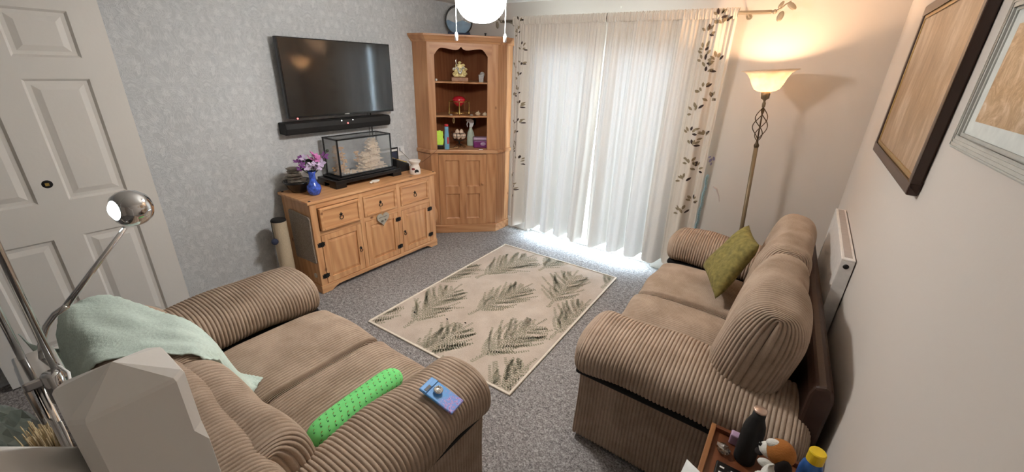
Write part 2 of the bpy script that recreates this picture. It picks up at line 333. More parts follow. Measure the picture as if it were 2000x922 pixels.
# ------------------------------------------------------------------ corduroy sofas
def ribbed(name,parent,prof,L,axis,start,mat='cord',pitch=.0165,amp=.0085,rend=.05,path=None,wob=.004,seed=0,spr=8,pinch=None):
    """sweep a closed profile (counter-clockwise pts) along an axis with wales running round it; local coords of parent.
       axis 'x': profile=(y,z), swept along x.  axis 'y': profile=(x,z), swept along y."""
    pr=np.array(prof,float); n=len(pr)
    d=np.roll(pr,-1,0)-np.roll(pr,1,0); nr=np.stack([d[:,1],-d[:,0]],1); nr/=np.linalg.norm(nr,axis=1,keepdims=True)+1e-9
    area=.5*np.sum(pr[:,0]*np.roll(pr[:,1],-1)-np.roll(pr[:,0],-1)*pr[:,1])
    if area<0: nr=-nr
    cen=pr.mean(0); hr_=float(np.mean(np.linalg.norm(pr-cen,axis=1))); Q=.85*(rend+hr_*.8) if pinch is None else .9*(rend+hr_*.35); mid=max(L-2*rend,.001); tot=2*Q+mid
    k=max(2,int(round(tot/pitch))); S=np.linspace(0,tot,k*spr+1); se=np.minimum(S,tot-S)
    phi=np.clip(se/Q,0,1)*pi/2; sc=np.clip(np.sin(phi),0,1)**.77; ax_=np.clip(np.cos(phi),0,1)
    ee=np.where(se<Q,rend*(1-ax_**.77),rend+(se-Q)); T=np.where(S<=tot/2,ee,L-ee)
    rib=amp*(np.abs(np.sin(pi*S/tot*k))**.5-1)
    axial=np.where(S<=tot/2,-1,1)*rib*ax_
    rs=np.random.RandomState(seed); ph=rs.rand(6)*6.28
    ang=np.arange(n)/n*2*pi
    W=wob*(np.sin(T[:,None]*9+ph[0]+2*np.cos(ang+ph[1])[None])+.7*np.sin(T[:,None]*17+ph[2]+np.sin(2*ang+ph[3])[None]*1.5))
    disp=rib[:,None]*(1-ax_[:,None])+W*sc[:,None]
    if pinch is None: R=cen+(pr[None]-cen)*sc[:,None,None]+nr[None]*disp[...,None]
    else:   # close the ends to an upright seam instead of a point
        ct,st=math.cos(pinch),math.sin(pinch); q=pr-cen; qa=q[:,0]*ct+q[:,1]*st; qb=-q[:,0]*st+q[:,1]*ct
        A=qa[None]*sc[:,None]; B=qb[None]*(1-.16*(1-sc))[:,None]
        R=np.stack([cen[0]+A*ct-B*st,cen[1]+A*st+B*ct],-1)+nr[None]*disp[...,None]
    P=np.zeros((len(T),n,3))
    sh=np.zeros((len(T),2)) if path is None else np.array([path(min(max(t/L,0),1)) for t in T])
    # shift wales a little sideways so they do not look machined
    tw=T[:,None]+axial[:,None]+.004*np.sin(ang*2+ph[4])[None]*np.sin(T*6+ph[5])[:,None]
    if axis=='x': P[...,0]=start+tw; P[...,1]=R[...,0]+sh[:,None,0]; P[...,2]=R[...,1]+sh[:,None,1]
    else: P[...,1]=start+tw; P[...,0]=R[...,0]+sh[:,None,0]; P[...,2]=R[...,1]+sh[:,None,1]
    return grid_obj(name,P,mat,parent,closed_v=True,caps=True,world=False)
def sup(cx,cz,a,b,p=2.6,n=56,tilt=0,skew=0):
    out=[]
    for i in range(n):
        t=2*pi*i/n; c,s=math.cos(t),math.sin(t)
        x=a*math.copysign(abs(c)**(2/p),c); z=b*math.copysign(abs(s)**(2/p),s); x+=skew*z
        out.append((cx+x*math.cos(tilt)-z*math.sin(tilt),cz+x*math.sin(tilt)+z*math.cos(tilt)))
    return out
def resample(pts,n):
    p=np.array(pts+[pts[0]],float); s=np.r_[0,np.cumsum(np.linalg.norm(np.diff(p,axis=0),axis=1))]; u=np.linspace(0,s[-1],n,endpoint=False)
    return np.stack([np.interp(u,s,p[:,0]),np.interp(u,s,p[:,1])],1).tolist()

# --- two seater under the stairs (front faces the window)
ls=thing('corduroy_loveseat','brown corduroy two-seater with mint throw and green bolster, facing the curtains','sofa',(-.80,1.04,0),pi)
# local x: 0 at X=-.80 .. 1.64 at X=-2.44 ; local y: 0 front .. back
for k,(c,hw,sd) in enumerate(((.135,.150,3),(1.455,.195,4))):
    ribbed('armrest',ls,sup(c,.525,hw+.008,.118,2.5),.93,'y',-.03,rend=.07,seed=sd,wob=.006,path=lambda u:(0,.012*math.sin(u*pi)))
    pw=hw-.045
    ribbed('arm_panel',ls,resample([(c-pw,.04),(c+pw,.04),(c+pw,.43),(c-pw,.43)],72),.90,'y',.0,rend=.012,wob=.001,seed=sd+9,amp=.007)
    MB().box(c-pw-.008,-.004,.405,c+pw+.008,.9,.435).build('arm_band','blackcloth',ls,world=False,bevel=.01)
for k in range(2):
    ribbed('seat_cushion',ls,sup(.285,.365,.325,.112,4.2,64),.495,'x',.272+k*.495,rend=.04,seed=20+k,wob=.005,amp=.012)
ribbed('front_panel',ls,resample([(.03,.05),(.10,.05),(.10,.27),(.03,.27)],40),.97,'x',.28,rend=.02,wob=.001,seed=31)
ribbed('back_frame',ls,sup(.825,.43,.125,.36,4.0,64,tilt=-.05),1.62,'x',.01,rend=.10,seed=33,wob=.006)
for k in range(2):
    ribbed('back_cushion',ls,sup(.735,.60,.12,.175,2.6,64,tilt=-.12),.62,'x',.20+k*.62,rend=.08,seed=40+k,wob=.008,pinch=-.12)
MB().box(.05,.10,.02,1.59,.90,.06).build('base_board','blackcloth',ls,world=False)
for x,y in ((.1,.12),(1.54,.12),(.1,.82),(1.54,.82)): MB().lathe([(0,0),(.022,0),(.026,.03),(0,.03)],(x,y,0),12).build('foot','black',ls,world=False,smooth=True)

# --- larger sofa along the right wall (front faces the sideboard)
rs_=thing('corduroy_sofa','brown corduroy sofa with olive cushion standing against the radiator wall','sofa',(-.62,3.40,0),-pi/2)
# local x: 0 at Y=3.40 .. 1.94 at Y=1.46 ; local y: 0 front .. .895 at the wall
for k,c in enumerate((.205,1.755)):
    ribbed('armrest',rs_,sup(c,.545,.205,.118,2.5),(.90,.965)[k],'y',-.035,rend=.09,seed=60+k,wob=.006,path=lambda u:(0,.014*math.sin(u*pi*1.2+.4)))
    ribbed('arm_panel',rs_,resample([(c-.135,.03),(c+.135,.03),(c+.135,.46),(c-.135,.46)],72),.87,'y',.0,rend=.02,wob=.001,seed=63+k,amp=.007)
    MB().box(c-.15,-.006,.425,c+.15,.88,.462).build('arm_band','blackcloth',rs_,world=False,bevel=.012)
for k in range(2):
    ribbed('seat_cushion',rs_,sup(.295,.375,.325,.108,4.2,64),.585,'x',.395+k*.585,rend=.05,seed=70+k,wob=.006,amp=.012)
ribbed('front_panel',rs_,resample([(.03,.04),(.10,.04),(.10,.28),(.03,.28)],40),1.15,'x',.40,rend=.02,wob=.001,seed=75)
ribbed('back_cushion',rs_,sup(.695,.715,.125,.27,3.0,72,tilt=-.16),.74,'x',.28,rend=.10,seed=81,wob=.009,pinch=-.16)
ribbed('back_cushion',rs_,sup(.675,.725,.13,.265,3.0,72,tilt=-.18),.82,'x',1.00,rend=.11,seed=82,wob=.009,path=lambda u:(0,.05*(u-.3)),pinch=-.18)
bk=[(.79,.06),(.865,.06),(.865,.76),(.855,.80),(.83,.81),(.80,.80),(.79,.76)]
m=MB(); nbk=len(bk); vs=[(.09,a,b) for a,b in bk]+[(1.86,a+.075,b) for a,b in bk]
m.add(vs,[tuple(range(nbk))[::-1],tuple(range(nbk,2*nbk))]+[(i,(i+1)%nbk,nbk+(i+1)%nbk,nbk+i) for i in range(nbk)]).build('back_frame','leather',rs_,world=False,bevel=.012,label='dark brown leather back')
MB().box(.10,.10,.02,1.86,.88,.05).build('base_board','blackcloth',rs_,world=False)
for x,y in ((.14,.12),(1.82,.12),(.14,.82),(1.82,.82)): MB().lathe([(0,0),(.022,0),(.026,.03),(0,.03)],(x,y,0),12).build('foot','black',rs_,world=False,smooth=True)

# ------------------------------------------------------------------ sideboard
SX,SY=-2.935,1.515
sb=thing('pine_sideboard','waxed pine sideboard with three drawers, three doors and black iron hinges','sideboard',(-3.15,2.175,0))
MB().box(-3.365,1.50,.776,-2.922,2.848,.80).build('top','pine_y',sb,bevel=.006)
for y in (1.522,2.812):
    MB().box(-3.355,y,.05,-2.95,y+.016,.776).build('side_panel','pine_z',sb)
MB().box(-3.36,1.53,.06,-3.345,2.82,.776).build('back_panel','pine_y',sb)
for a,b in ((1.518,1.572),(1.945,1.985),(2.345,2.388),(2.752,2.832)): MB().box(-2.96,a,.07,SX,b,.776).build('post','pine_z',sb,bevel=.003)
MB().box(-2.96,1.572,.735,SX-.001,2.752,.776).build('rail','pine_y',sb)
MB().box(-2.96,1.572,.505,SX-.001,2.752,.545).build('rail','pine_y',sb)
# plinth with bracket feet
pts=[(1.512,0),(1.60,0),(1.635,.022),(1.665,.034),(1.72,.036),(2.63,.036),(2.685,.034),(2.715,.022),(2.75,0),(2.838,0),(2.838,.072),(1.512,.072)]
MB().prism(pts,-2.952,SX+.006,0).build('plinth','pine_y',sb,bevel=.004)
MB().box(-3.36,1.512,0,-2.952,1.526,.072).build('plinth_side','pine_x',sb,bevel=.003)
MB().box(-3.36,2.824,0,-2.952,2.838,.072).build('plinth_side','pine_x',sb,bevel=.003)
def frame_panel(par,name,y0,y1,z0,z1,x,st,raised,matf='pine_z',matp='pine_z',field='panel_field'):
    d=MB().box(x-.02,y0,z0,x,y0+st,z1).box(x-.02,y1-st,z0,x,y1,z1).box(x-.02,y0+st,z0,x,y1-st,z0+st).box(x-.02,y0+st,z1-st,x,y1-st,z1).build(name,matf,par,bevel=.002)
    a,b,c,e=y0+st,y1-st,z0+st,z1-st; vs=[];fs=[]
    for k,(i,xx) in enumerate(((0,x-.012),(.028,x-raised),(.029,x-raised))): vs+=[(xx,a+i,c+i),(xx,b-i,c+i),(xx,b-i,e-i),(xx,a+i,e-i)]
    for k in range(2):
        for q in range(4): fs.append((k*4+q,k*4+(q+1)%4,k*4+4+(q+1)%4,k*4+4+q))
    fs.append((8,9,10,11)); m=MB().add(vs,fs); m.build(field,matp,d)
    return d
def ring_pull(par,y,z,x,r=.016):
    m=MB().box(x,y-.013,z-.004,x+.004,y+.013,z+.004).box(x,y-.004,z-.013,x+.004,y+.004,z+.013).ball((x+.006,y,z),.008)
    m.tube([(x+.008,y+r*math.sin(a),z-.010-r*.9+r*math.cos(a)) for a in np.linspace(0,2*pi,20)],.0028,6,False)
    m.build('ring_pull','iron',par,smooth=False)
def drawer(y0,y1,z0,z1,out):
    x=SX+out; d=MB().box(x-.30,y0+.01,z0+.01,x-.018,y1-.01,z1-.02).box(x-.02,y0,z0,x-.004,y1,z1).build('drawer','pine_y',sb)
    m=MB().box(x-.006,y0,z0,x+.006,y0+.024,z1).box(x-.006,y1-.024,z0,x+.006,y1,z1).box(x-.006,y0+.024,z0,x+.006,y1-.024,z0+.02).box(x-.006,y0+.024,z1-.02,x+.006,y1-.024,z1)
    m.build('drawer_moulding','pine_y',d,bevel=.005)
    ring_pull(d,(y0+y1)/2,(z0+z1)/2+.006,x-.004)
for i,(y0,y1,o) in enumerate(((1.578,1.942,.022),(1.988,2.342,.0),(2.391,2.748,.0))): drawer(y0,y1,.548,.732,o)
def hinge(par,y,z,x):
    prof=[(-.034,.016),(-.024,.010),(-.020,.020),(-.006,.016),(0,.020),(.006,.016),(.020,.020),(.024,.010),(.034,.016),(.030,0),(.034,-.016),(.024,-.010),(.020,-.020),(.006,-.016),(0,-.02),(-.006,-.016),(-.020,-.020),(-.024,-.010),(-.034,-.016),(-.030,0)]
    m=MB().prism([(y+a*.95,z+b*1.1) for a,b in prof],x,x+.003,0); m.tube([(x+.003,y,z-.02),(x+.003,y,z+.02)],.004,8); m.build('hinge','iron',par)
for i,(y0,y1) in enumerate(((1.576,1.942),(1.988,2.342),(2.391,2.748))):
    d=frame_panel(sb,'door',y0,y1,.076,.502,SX,.048,.003)
    hy={0:1.566,1:2.345,2:2.752}[i]
    for z in (.15,.43): hinge(d,hy,z,SX)
    if i!=1: ring_pull(d,{0:1.915,2:2.415}[i],.285,SX,.013)
for y,x in ((1.514,-2.935),(1.514,-3.33)): pass
for y,x in ((1.53,-2.945),(1.53,-3.34),(2.83,-2.945)): MB().lathe([(0,.003),(.008,.003),(.011,0)],(x,y,.80),12).build('top_stud','iron',sb,smooth=True)
# scratch mat on its side and a round felt dot
sm=[(-3.255,.665),(-3.24,.68),(-2.965,.672),(-2.95,.655),(-2.955,.45),(-2.948,.285),(-2.96,.272),(-3.10,.268),(-3.24,.255),(-3.25,.27)]
single(MB().prism(sm,1.506,1.522,1),'scratch_mat','mat','grey-brown carpet scratch mat fixed to the end of the sideboard','scratch mat',(-3.1,1.515,.26),bevel=.005)
single(MB().prism([(-3.011+.021*math.cos(a),.147+.021*math.sin(a)) for a in np.linspace(0,2*pi,20,endpoint=False)],1.516,1.522,1),'felt_dot','postcream','small round cream dot stuck low on the end of the sideboard','sticker',(-3.011,1.519,.127))
# oval wooden hook board on the far end
single(MB().prism([(-2.99+.055*math.cos(a),.33+.10*math.sin(a)) for a in np.linspace(0,2*pi,28,endpoint=False)],2.832,2.868,1),'wooden_oval','pine_z','rounded pale wooden plaque hanging on the far end of the sideboard','plaque',(-2.99,2.84,.23),bevel=.01)
# heart plaque
hp=thing('heart_plaque','grey wooden heart plaque hanging from the middle drawer pull','plaque',(SX+.016,2.165,.42))
hv=[]
for i in range(40):
    t=2*pi*i/40; hv.append((2.166+.066*math.sin(t)**3,.492+.0042*(13*math.cos(t)-5*math.cos(2*t)-2*math.cos(3*t)-math.cos(4*t))))
MB().prism(hv,SX+.010,SX+.018,0).build('heart','plaque',hp,bevel=.002)
MB().tube([(SX+.012,2.158,.535),(SX+.012,2.155,.59),(SX+.012,2.162,.64)],.0018,6).build('hanging_string','string',hp)
fp=MB(); fp.ball((SX+.0185,2.152,.470),.014,sc=(.05,1.15,.8)).ball((SX+.0185,2.188,.476),.010,sc=(.05,1.0,.8)).build('paw_print','plaqueprint',hp,smooth=True)
ln=MB()
for k in range(9): ln.box(SX+.018,2.118+k*.0105,.503+k*.0004,SX+.0188,2.118+k*.0105+.007,.509+k*.0004)
ln.build('lettering','plaqueprint',hp)

# ------------------------------------------------------------------ corner cabinet
cc=thing('corner_cabinet','tall pine corner cabinet with open arched shelves above a panelled door','cabinet',(-3.195,3.049,0),pi/4)
def lw(m,name,mat,par=cc,**kw): return m.build(name,mat,par,world=False,**kw)
PLAN=[(0,0),(.707,0),(.885,.178),(.40,.665),(-.142,.142)]
def inset(e): return [(0-e*.41,-e),(.707+e*.41,-e),(.885+e*.707,.178-e*.707),(.40,.665),(-.142-e*.707,.142-e*.707)]
lw(MB().prism(inset(.012),0,.097),'plinth','oldpine_x',bevel=.006)
lw(MB().prism(PLAN,.097,.112),'floor_board','oldpine_x')
lw(MB().prism(inset(.018),.918,.958),'waist_board','oldpine_x',bevel=.008)
# side returns
t=.018
for nm,z0,z1 in (('side_panel',.112,.918),('side_panel',.958,2.005)):
    lw(MB().prism([(0,0),(.0,.026),(-.128,.154),(-.142,.142)],z0,z1),nm,'oldpine_z')
    lw(MB().prism([(.707,0),(.885,.178),(.872,.19),(.707,.026)],z0,z1),nm,'oldpine_z')
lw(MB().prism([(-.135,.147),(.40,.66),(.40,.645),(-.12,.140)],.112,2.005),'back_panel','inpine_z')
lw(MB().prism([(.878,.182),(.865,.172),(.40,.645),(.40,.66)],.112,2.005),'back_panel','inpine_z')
# face frame
for a,b in ((0,.072),(.600,.707)):
    lw(MB().box(a,0,.958,b,.022,2.005),'stile','oldpine_z',bevel=.002)
for a,b in ((0,.078),(.597,.707)):
    lw(MB().box(a,0,.097,b,.022,.918),'stile','oldpine_z',bevel=.002)
# arched valance
ar=[(.03,2.005),(.03,1.889),(.075,1.889)]
for u in np.linspace(0,1,10): ar.append((.075+.066*u, 1.889+.062*math.sin(u*pi/2)))
for u in np.linspace(0,1,8)[1:]: ar.append((.141+.148*u, 1.951-.016*(.5-.5*math.cos(pi*u))))
ar+=[(.315,1.945),(.335,1.966),(.355,1.945)]
for u in np.linspace(0,1,8): ar.append((.381+.148*u, 1.935+.016*(.5-.5*math.cos(pi*u))))
for u in np.linspace(0,1,10)[1:]: ar.append((.529+.066*u, 1.951-.062*(1-math.cos(u*pi/2))))
ar+=[(.64,1.889),(.64,2.005)]
lw(MB().prism(ar,-.004,.02,1),'valance','oldpine_x')
# cornice: stepped, splayed moulding
cor=MB()
rings=[(.012,2.0),(.02,2.018),(.03,2.022),(.05,2.05),(.056,2.055),(.056,2.07)]
n5=5; vs=[];fs=[]
for e,z in rings: vs+=[(x,y,z) for x,y in inset(e)]
for k in range(len(rings)-1):
    for q in range(n5): fs.append((k*n5+q,k*n5+(q+1)%n5,(k+1)*n5+(q+1)%n5,(k+1)*n5+q))
fs+= [tuple(range(n5))[::-1],tuple(range(len(vs)-n5,len(vs)))]
lw(cor.add(vs,fs),'cornice','oldpine_x')
# shelves with a shaped front edge
for z in (1.625,1.288):
    fr=[(.02,.05)]+[(.03+.65*u,.045-.018*math.cos(u*6*pi)*(1 if .05<u<.95 else .3)) for u in np.linspace(0,1,40)]+[(.69,.05)]
    lw(MB().prism(fr+[(.86,.18),(.40,.64),(-.12,.145)],z,z+.017),'shelf','oldpine_x',bevel=.003)
# door with four fielded panels
dd=MB()
for a,b in ((.080,.147),(.300,.372),(.525,.595)): dd.box(a,-.004,.102,b,.018,.908)
for a,b in ((.147,.300),(.372,.525)):
    for c,d in ((.102,.171),(.468,.548),(.843,.908)): dd.box(a,-.004,c,b,.018,d)
dd=lw(dd,'door','oldpine_z')
for a,b in ((.147,.300),(.372,.525)):
    for c,d in ((.171,.468),(.548,.843)):
        m=MB(); vs=[];fs=[]
        for i,y in ((0,-.004),(.003,.006),(.012,.013),(.0125,.013)): vs+=[(a+i,y,c+i),(b-i,y,c+i),(b-i,y,d-i),(a+i,y,d-i)]
        for k in range(3):
            for q in range(4): fs.append((k*4+q,k*4+(q+1)%4,k*4+4+(q+1)%4,k*4+4+q))
        fs.append((12,13,14,15)); lw(m.add(vs,fs),'panel','oldpine_z',dd)
lw(MB().lathe([(0,.028),(.010,.026),(.0165,.018),(.014,.010),(.008,.006),(.008,0)],n=18).xf(Matrix.Translation((.553,-.004,.586))@Matrix.Rotation(pi/2,4,'X')),'knob','oldpine_x',dd,smooth=True)
CM=Matrix.Translation((-3.195,3.049,0))@Matrix.Rotation(pi/4,4,'Z')
def cw(x,y,z): return tuple(CM@Vector((x,y,z)))
def cthing(name,label,cat,x,y,z,group=None):
    return thing(name,label,cat,cw(x,y,z),pi/4,group)
def cone(mb,name,mat,label,cat,x,y,z,group=None,**kw):
    o=mb.build(name,mat,None,**kw); o.location=cw(x,y,z); o.rotation_euler=(0,0,pi/4); return tag(o,label,cat,group)

# --- cabinet contents (local to each thing: x along the face, y inwards)
dg=cthing('dragon_ornament','gilt dragon ornament on a wooden base on the top cabinet shelf','ornament',.325,.12,1.642)
MB().box(-.085,-.035,0,.085,.035,.042).build('wooden_base','rimwood',dg,world=False,bevel=.004)
m=MB()
out=[(-.075,.045),(-.08,.075),(-.06,.09),(-.072,.115),(-.065,.145),(-.045,.165),(-.02,.18),(0,.205),(.015,.188),(.045,.175),(.07,.15),(.068,.12),(.085,.095),(.078,.06),(.07,.045)]
m.prism([(x*.8,.045+(z-.045)*.86) for x,z in out],-.004,.010,1).build('relief_plate','gold',dg,world=False,bevel=.003)
m=MB()
for cx,cz,r in ((-.055,.07,.020),(.055,.07,.020),(-.058,.115,.018),(.058,.115,.018),(-.03,.15,.018),(.035,.152,.018),(0,.175,.016),(0,.065,.018),(-.028,.09,.014),(.028,.09,.014)):
    m.tube([(cx+r*(1-.75*u)*math.cos(u*9),-.008,cz+r*(1-.75*u)*math.sin(u*9)) for u in np.linspace(0,1,22)],.0048,6)
m.build('scrollwork','gold',dg,world=False,smooth=True)
m=MB(); m.tube([(-.05+.1*u,-.016+.006*math.sin(9*u),.11+.03*math.sin(u*9)) for u in np.linspace(0,1,30)],[.004+.006*math.sin(pi*u) for u in np.linspace(0,1,30)],8)
for k in range(5): m.tube([(-.03+.018*k,-.02,.12),(-.024+.018*k,-.026,.145)],[.005,.001],6)
m.tube([(-.03,-.012,.15),(-.04,-.02,.20),(-.03,-.018,.215)],[.008,.006,.001],6); m.build('dragon','silver',dg,world=False,smooth=True)
MB().ball((-.062,-.018,.122),.010).build('bead','pearl',dg,world=False,smooth=True)
gp=cthing('grey_pot','small speckled grey pot holding a ball on the top cabinet shelf','pot',.545,.11,1.642)
MB().lathe([(0,0),(.03,0),(.037,.072),(.033,.072),(.028,.01),(0,.01)],n=4,a0=pi/4,a1=pi/4+2*pi).build('pot','greypot',gp,world=False)
MB().ball((.014,.02,.075),.026).build('ball','greypot',gp,world=False,smooth=True)
cone(MB().lathe([(0,0),(.009,0),(.011,.02),(0,.024)],n=10),'shot_glass','pearl','tiny white pot at the left end of the top cabinet shelf','pot',.085,.07,1.642,smooth=True)
# second shelf
rb=cthing('red_glass_bowl','red glass bowl in a turned brass stand on the second cabinet shelf','bowl',.315,.16,1.305)
m=MB()
for sx,sy in ((-1,-.2),(1,-.2),(0,-.75),(0,.6)):
    x,y=.105*sx,.1*sy
    m.lathe([(0,0),(.006,0),(.008,.012),(.004,.02),(.006,.035),(.004,.04),(.0075,.07),(.004,.10),(.006,.125),(.004,.135),(.004,.14)],(x,y,0),10)
for a,b in (((-.105,-.02),(0,-.075)),((0,-.075),(.105,-.02)),((-.105,-.02),(0,.06)),((0,.06),(.105,-.02))):
    for z in (.022,.136): m.tube([(a[0],a[1],z),(b[0],b[1],z)],.0035,6)
m.build('stand','brass',rb,world=False,smooth=True)
MB().lathe([(0,.085),(.03,.09),(.062,.13),(.07,.165),(.066,.168),(.055,.13),(0,.098)],n=24).build('bowl','redglass',rb,world=False,smooth=True)
MB().ball((0,0,.160),.066,sc=(1,1,.5)).build('lid','redglass',rb,world=False,smooth=True)
for k,(x,y,s) in enumerate(((.515,.12,.026),(.585,.10,.022))):
    cone(MB().ball((0,0,s*.7),s,8,6,sc=(1.1,.8,.8),jit=.12).tube([(0,0,s),(s*.3,0,s*2)],[s*.5,.001],7),'sea_shell','shell','small pale spiky shell on the second cabinet shelf','shell',x,y,1.305,'shells on the second cabinet shelf')
for k,(x,y) in enumerate(((.225,.06),(.44,.065))):
    cone(MB().ball((0,0,.008),.016,8,5,sc=(1.3,.8,.5),jit=.1),'pebble','stone','small dull pebble on the second cabinet shelf before the red bowl','pebble',x,y,1.305,'pebbles on the second cabinet shelf')
# bottom shelf
nb=cthing('neon_sponge','neon yellow-green cleaning sponge standing in a black holder in the cabinet','sponge',.103,.045,.958)
MB().box(-.036,-.018,0,.036,.018,.045).build('holder','black',nb,world=False,bevel=.006)
out=[(-.04,.045),(.032,.045),(.04,.10),(.030,.125),(.036,.15),(.032,.19),(.02,.185),(.0,.2),(-.02,.19),(-.04,.195),(-.036,.14),(-.042,.12)]
MB().prism(out,-.016,.016,1).build('sponge','neon',nb,world=False,bevel=.005)
bb=cthing('blue_bottle','tall pale blue squeeze bottle with red cap in the cabinet','bottle',.173,.03,.958)
MB().lathe([(0,0),(.025,0),(.027,.01),(.024,.15),(.020,.20),(.021,.238),(0,.24)],n=20,sy=.7).build('bottle','bluebottle',bb,world=False,smooth=True)
MB().lathe([(0,.24),(.022,.24),(.021,.262),(0,.266)],n=20,sy=.7).build('cap','red',bb,world=False,smooth=True)
MB().box(.004,-.0195,.06,.02,-.0185,.13).build('bottle_label','red',bb,world=False)
eb=cthing('egg_basket','black wire egg basket on splayed feet in the cabinet','basket',.31,.13,.958)
m=MB()
for z,r in ((.165,.088),(.13,.085),(.085,.055)): m.tube([(r*math.cos(a),r*math.sin(a),z) for a in np.linspace(0,2*pi,28)],.0022,6,False)
for k in range(10):
    a=2*pi*k/10; m.tube([(r*math.cos(a),r*math.sin(a),z) for r,z in ((.088,.165),(.086,.13),(.072,.10),(.05,.084),(.012,.072))],.0018,5)
m.tube([(0,0,.075),(0,0,.04)],.008,8)
for k in range(6):
    a=2*pi*k/6+.3; m.tube([(0,0,.045),(.05*math.cos(a),.05*math.sin(a),.022),(.072*math.cos(a),.072*math.sin(a),0.002)],.0025,5)
m.build('wire_frame','iron',eb,world=False,smooth=True)
for k in range(9):
    if k<7: a=2*pi*k/7; x,y,z=.052*math.cos(a),.052*math.sin(a),.958+.128
    else: x,y,z=(-.02 if k==7 else .025),0,.958+.168
    cone(MB().lathe([(0,-.03),(.012,-.027),(.021,-.012),(.0225,0),(.019,.016),(.010,.028),(0,.032)],n=14),'egg','egg','pale brown hen egg in the black wire basket','egg',.31+x,.13+y,z,'eggs in the wire basket',smooth=True)
sp=cthing('spray_bottle','pale green spray bottle with white trigger in the cabinet','bottle',.445,.255,.958)
MB().lathe([(0,0),(.040,0),(.043,.01),(.043,.10),(.036,.145),(.018,.185),(.016,.205),(0,.205)],n=24,sy=.7).build('bottle','spraybody',sp,world=False,smooth=True)
m=MB(); m.prism([(-.052,.275),(-.048,.29),(.0,.296),(.03,.28),(.036,.25),(.018,.205),(-.016,.205),(-.012,.24),(-.03,.262)],-.014,.014,1)
m.tube([(-.034,0,.264),(-.042,0,.235),(-.036,0,.205)],[.006,.005,.004],6); m.build('trigger_head','whiteplastic',sp,world=False,bevel=.004)
pb=cthing('purple_tub','purple plastic tub with a clear lid in the cabinet','tub',.54,.15,.958)
MB().box(-.075,-.05,0,.085,.05,.08).build('tub','purplebox',pb,world=False,bevel=.012)
MB().box(-.078,-.053,.08,.088,.053,.115).build('lid','clearlid',pb,world=False,bevel=.012)
MB().ball((.03,-.05,.045),.026,sc=(1.2,.12,.7)).build('sticker','clearlid',pb,world=False,smooth=True)
kr=cthing('black_keys','bunch of black keys hanging inside the cabinet','keys',.49,.36,1.15)
MB().ball((0,0,.06),.022,sc=(1,.5,1.8),jit=.2).tube([(0,0,.09),(.005,0,.135)],.002,5).build('fobs','blackmatte',kr,world=False)
cone(MB().tube([(.008*math.cos(a),0,.028*math.sin(a)) for a in np.linspace(0,2*pi,20)],.0022,5,False),'hanging_ring','string','thin pale ring hanging under the second cabinet shelf','ring',.252,.04,1.259)
cone(MB().box(-.022,-.008,0,.022,.008,.008),'white_clip','white','small white clip lying on the cabinet ledge','clip',.535,-.002,.958,bevel=.003)
cone(MB().tube([(-.04,0,.004),(.06,.02,.02)],.003,6),'paint_brush','string','thin pale stick lying beside the egg basket','stick',.235,.03,.958)
# on the top
sa=cthing('sand_picture','round black framed sand picture with blue sand on top of the corner cabinet','ornament',.33,.25,2.07)
RB=.132
MB().tube([(RB*math.cos(a),0,.145+RB*math.sin(a)) for a in np.linspace(0,2*pi,48)],.0085,8,False).build('ring_frame','black',sa,world=False,smooth=True)
m=MB(); m.prism([(-.125,0),(.125,0),(.105,.045),(.085,.035),(-.085,.035),(-.105,.045)],-.03,.03,1).build('base','navy',sa,world=False,bevel=.003)
seg=[(RB*.95*math.cos(a),.145+RB*.95*math.sin(a)) for a in np.linspace(pi+.05,2*pi-.12,24)]
seg+=[(x,.145-.008+.012*math.sin(x*40)) for x in np.linspace(.11,-.11,10)]
MB().prism(seg,-.005,.005,1).build('blue_sand','sandblue',sa,world=False)
MB().prism([(RB*.96*math.cos(a),.145+RB*.96*math.sin(a)) for a in np.linspace(0,2*pi,40,endpoint=False)],-.008,-.006,1).build('pane','glass',sa,world=False)
ca=cthing('aerial_lead','thin black lead with a small plug lying along the cabinet top','cable',.5,.06,2.07)
MB().tube([(-.15,.0,.004),(0,-.02,.004),(.15,-.01,.005),(.24,.03,.004)],.004,6).build('lead','blackmatte',ca,world=False,smooth=True)
MB().lathe([(0,0),(.008,0),(.008,.02),(.012,.022),(.012,.03),(0,.03)],(.08,-.014,0),12).build('plug','black',ca,world=False)

# ------------------------------------------------------------------ television and soundbar
tv=thing('television','large black flat television mounted on the papered wall','television',(-3.34,2.177,1.366))
MB().box(-3.34,1.666,1.366,-3.302,2.688,1.952).build('casing','black',tv,bevel=.004)
MB().box(-3.302,1.676,1.382,-3.300,2.678,1.944).build('screen','screen',tv)
MB().box(-3.395,1.98,1.50,-3.34,2.36,1.82).build('wall_bracket','blackmatte',tv)
MB().box(-3.3005,2.155,1.371,-3.2995,2.20,1.378).build('maker_mark','silver',tv)
MB().ball((-3.302,1.735,1.364),.007,8,6).build('standby_light','ledred',tv,smooth=True)
so=thing('soundbar','long black soundbar on the wall under the television','soundbar',(-3.34,2.12,1.24))
MB().prism([(-3.395,1.245),(-3.395,1.335),(-3.30,1.337),(-3.285,1.328),(-3.278,1.29),(-3.29,1.248),(-3.31,1.24)],1.62,2.625,1).build('body','blackmatte',so,bevel=.006)
for y in (2.105,2.215): MB().ball((-3.284,y,1.322),.005,8,6).build('indicator','ledwhite',so,smooth=True)
MB().ball((-3.279,2.16,1.298),.007,8,6).build('status_light','ledred',so,smooth=True)
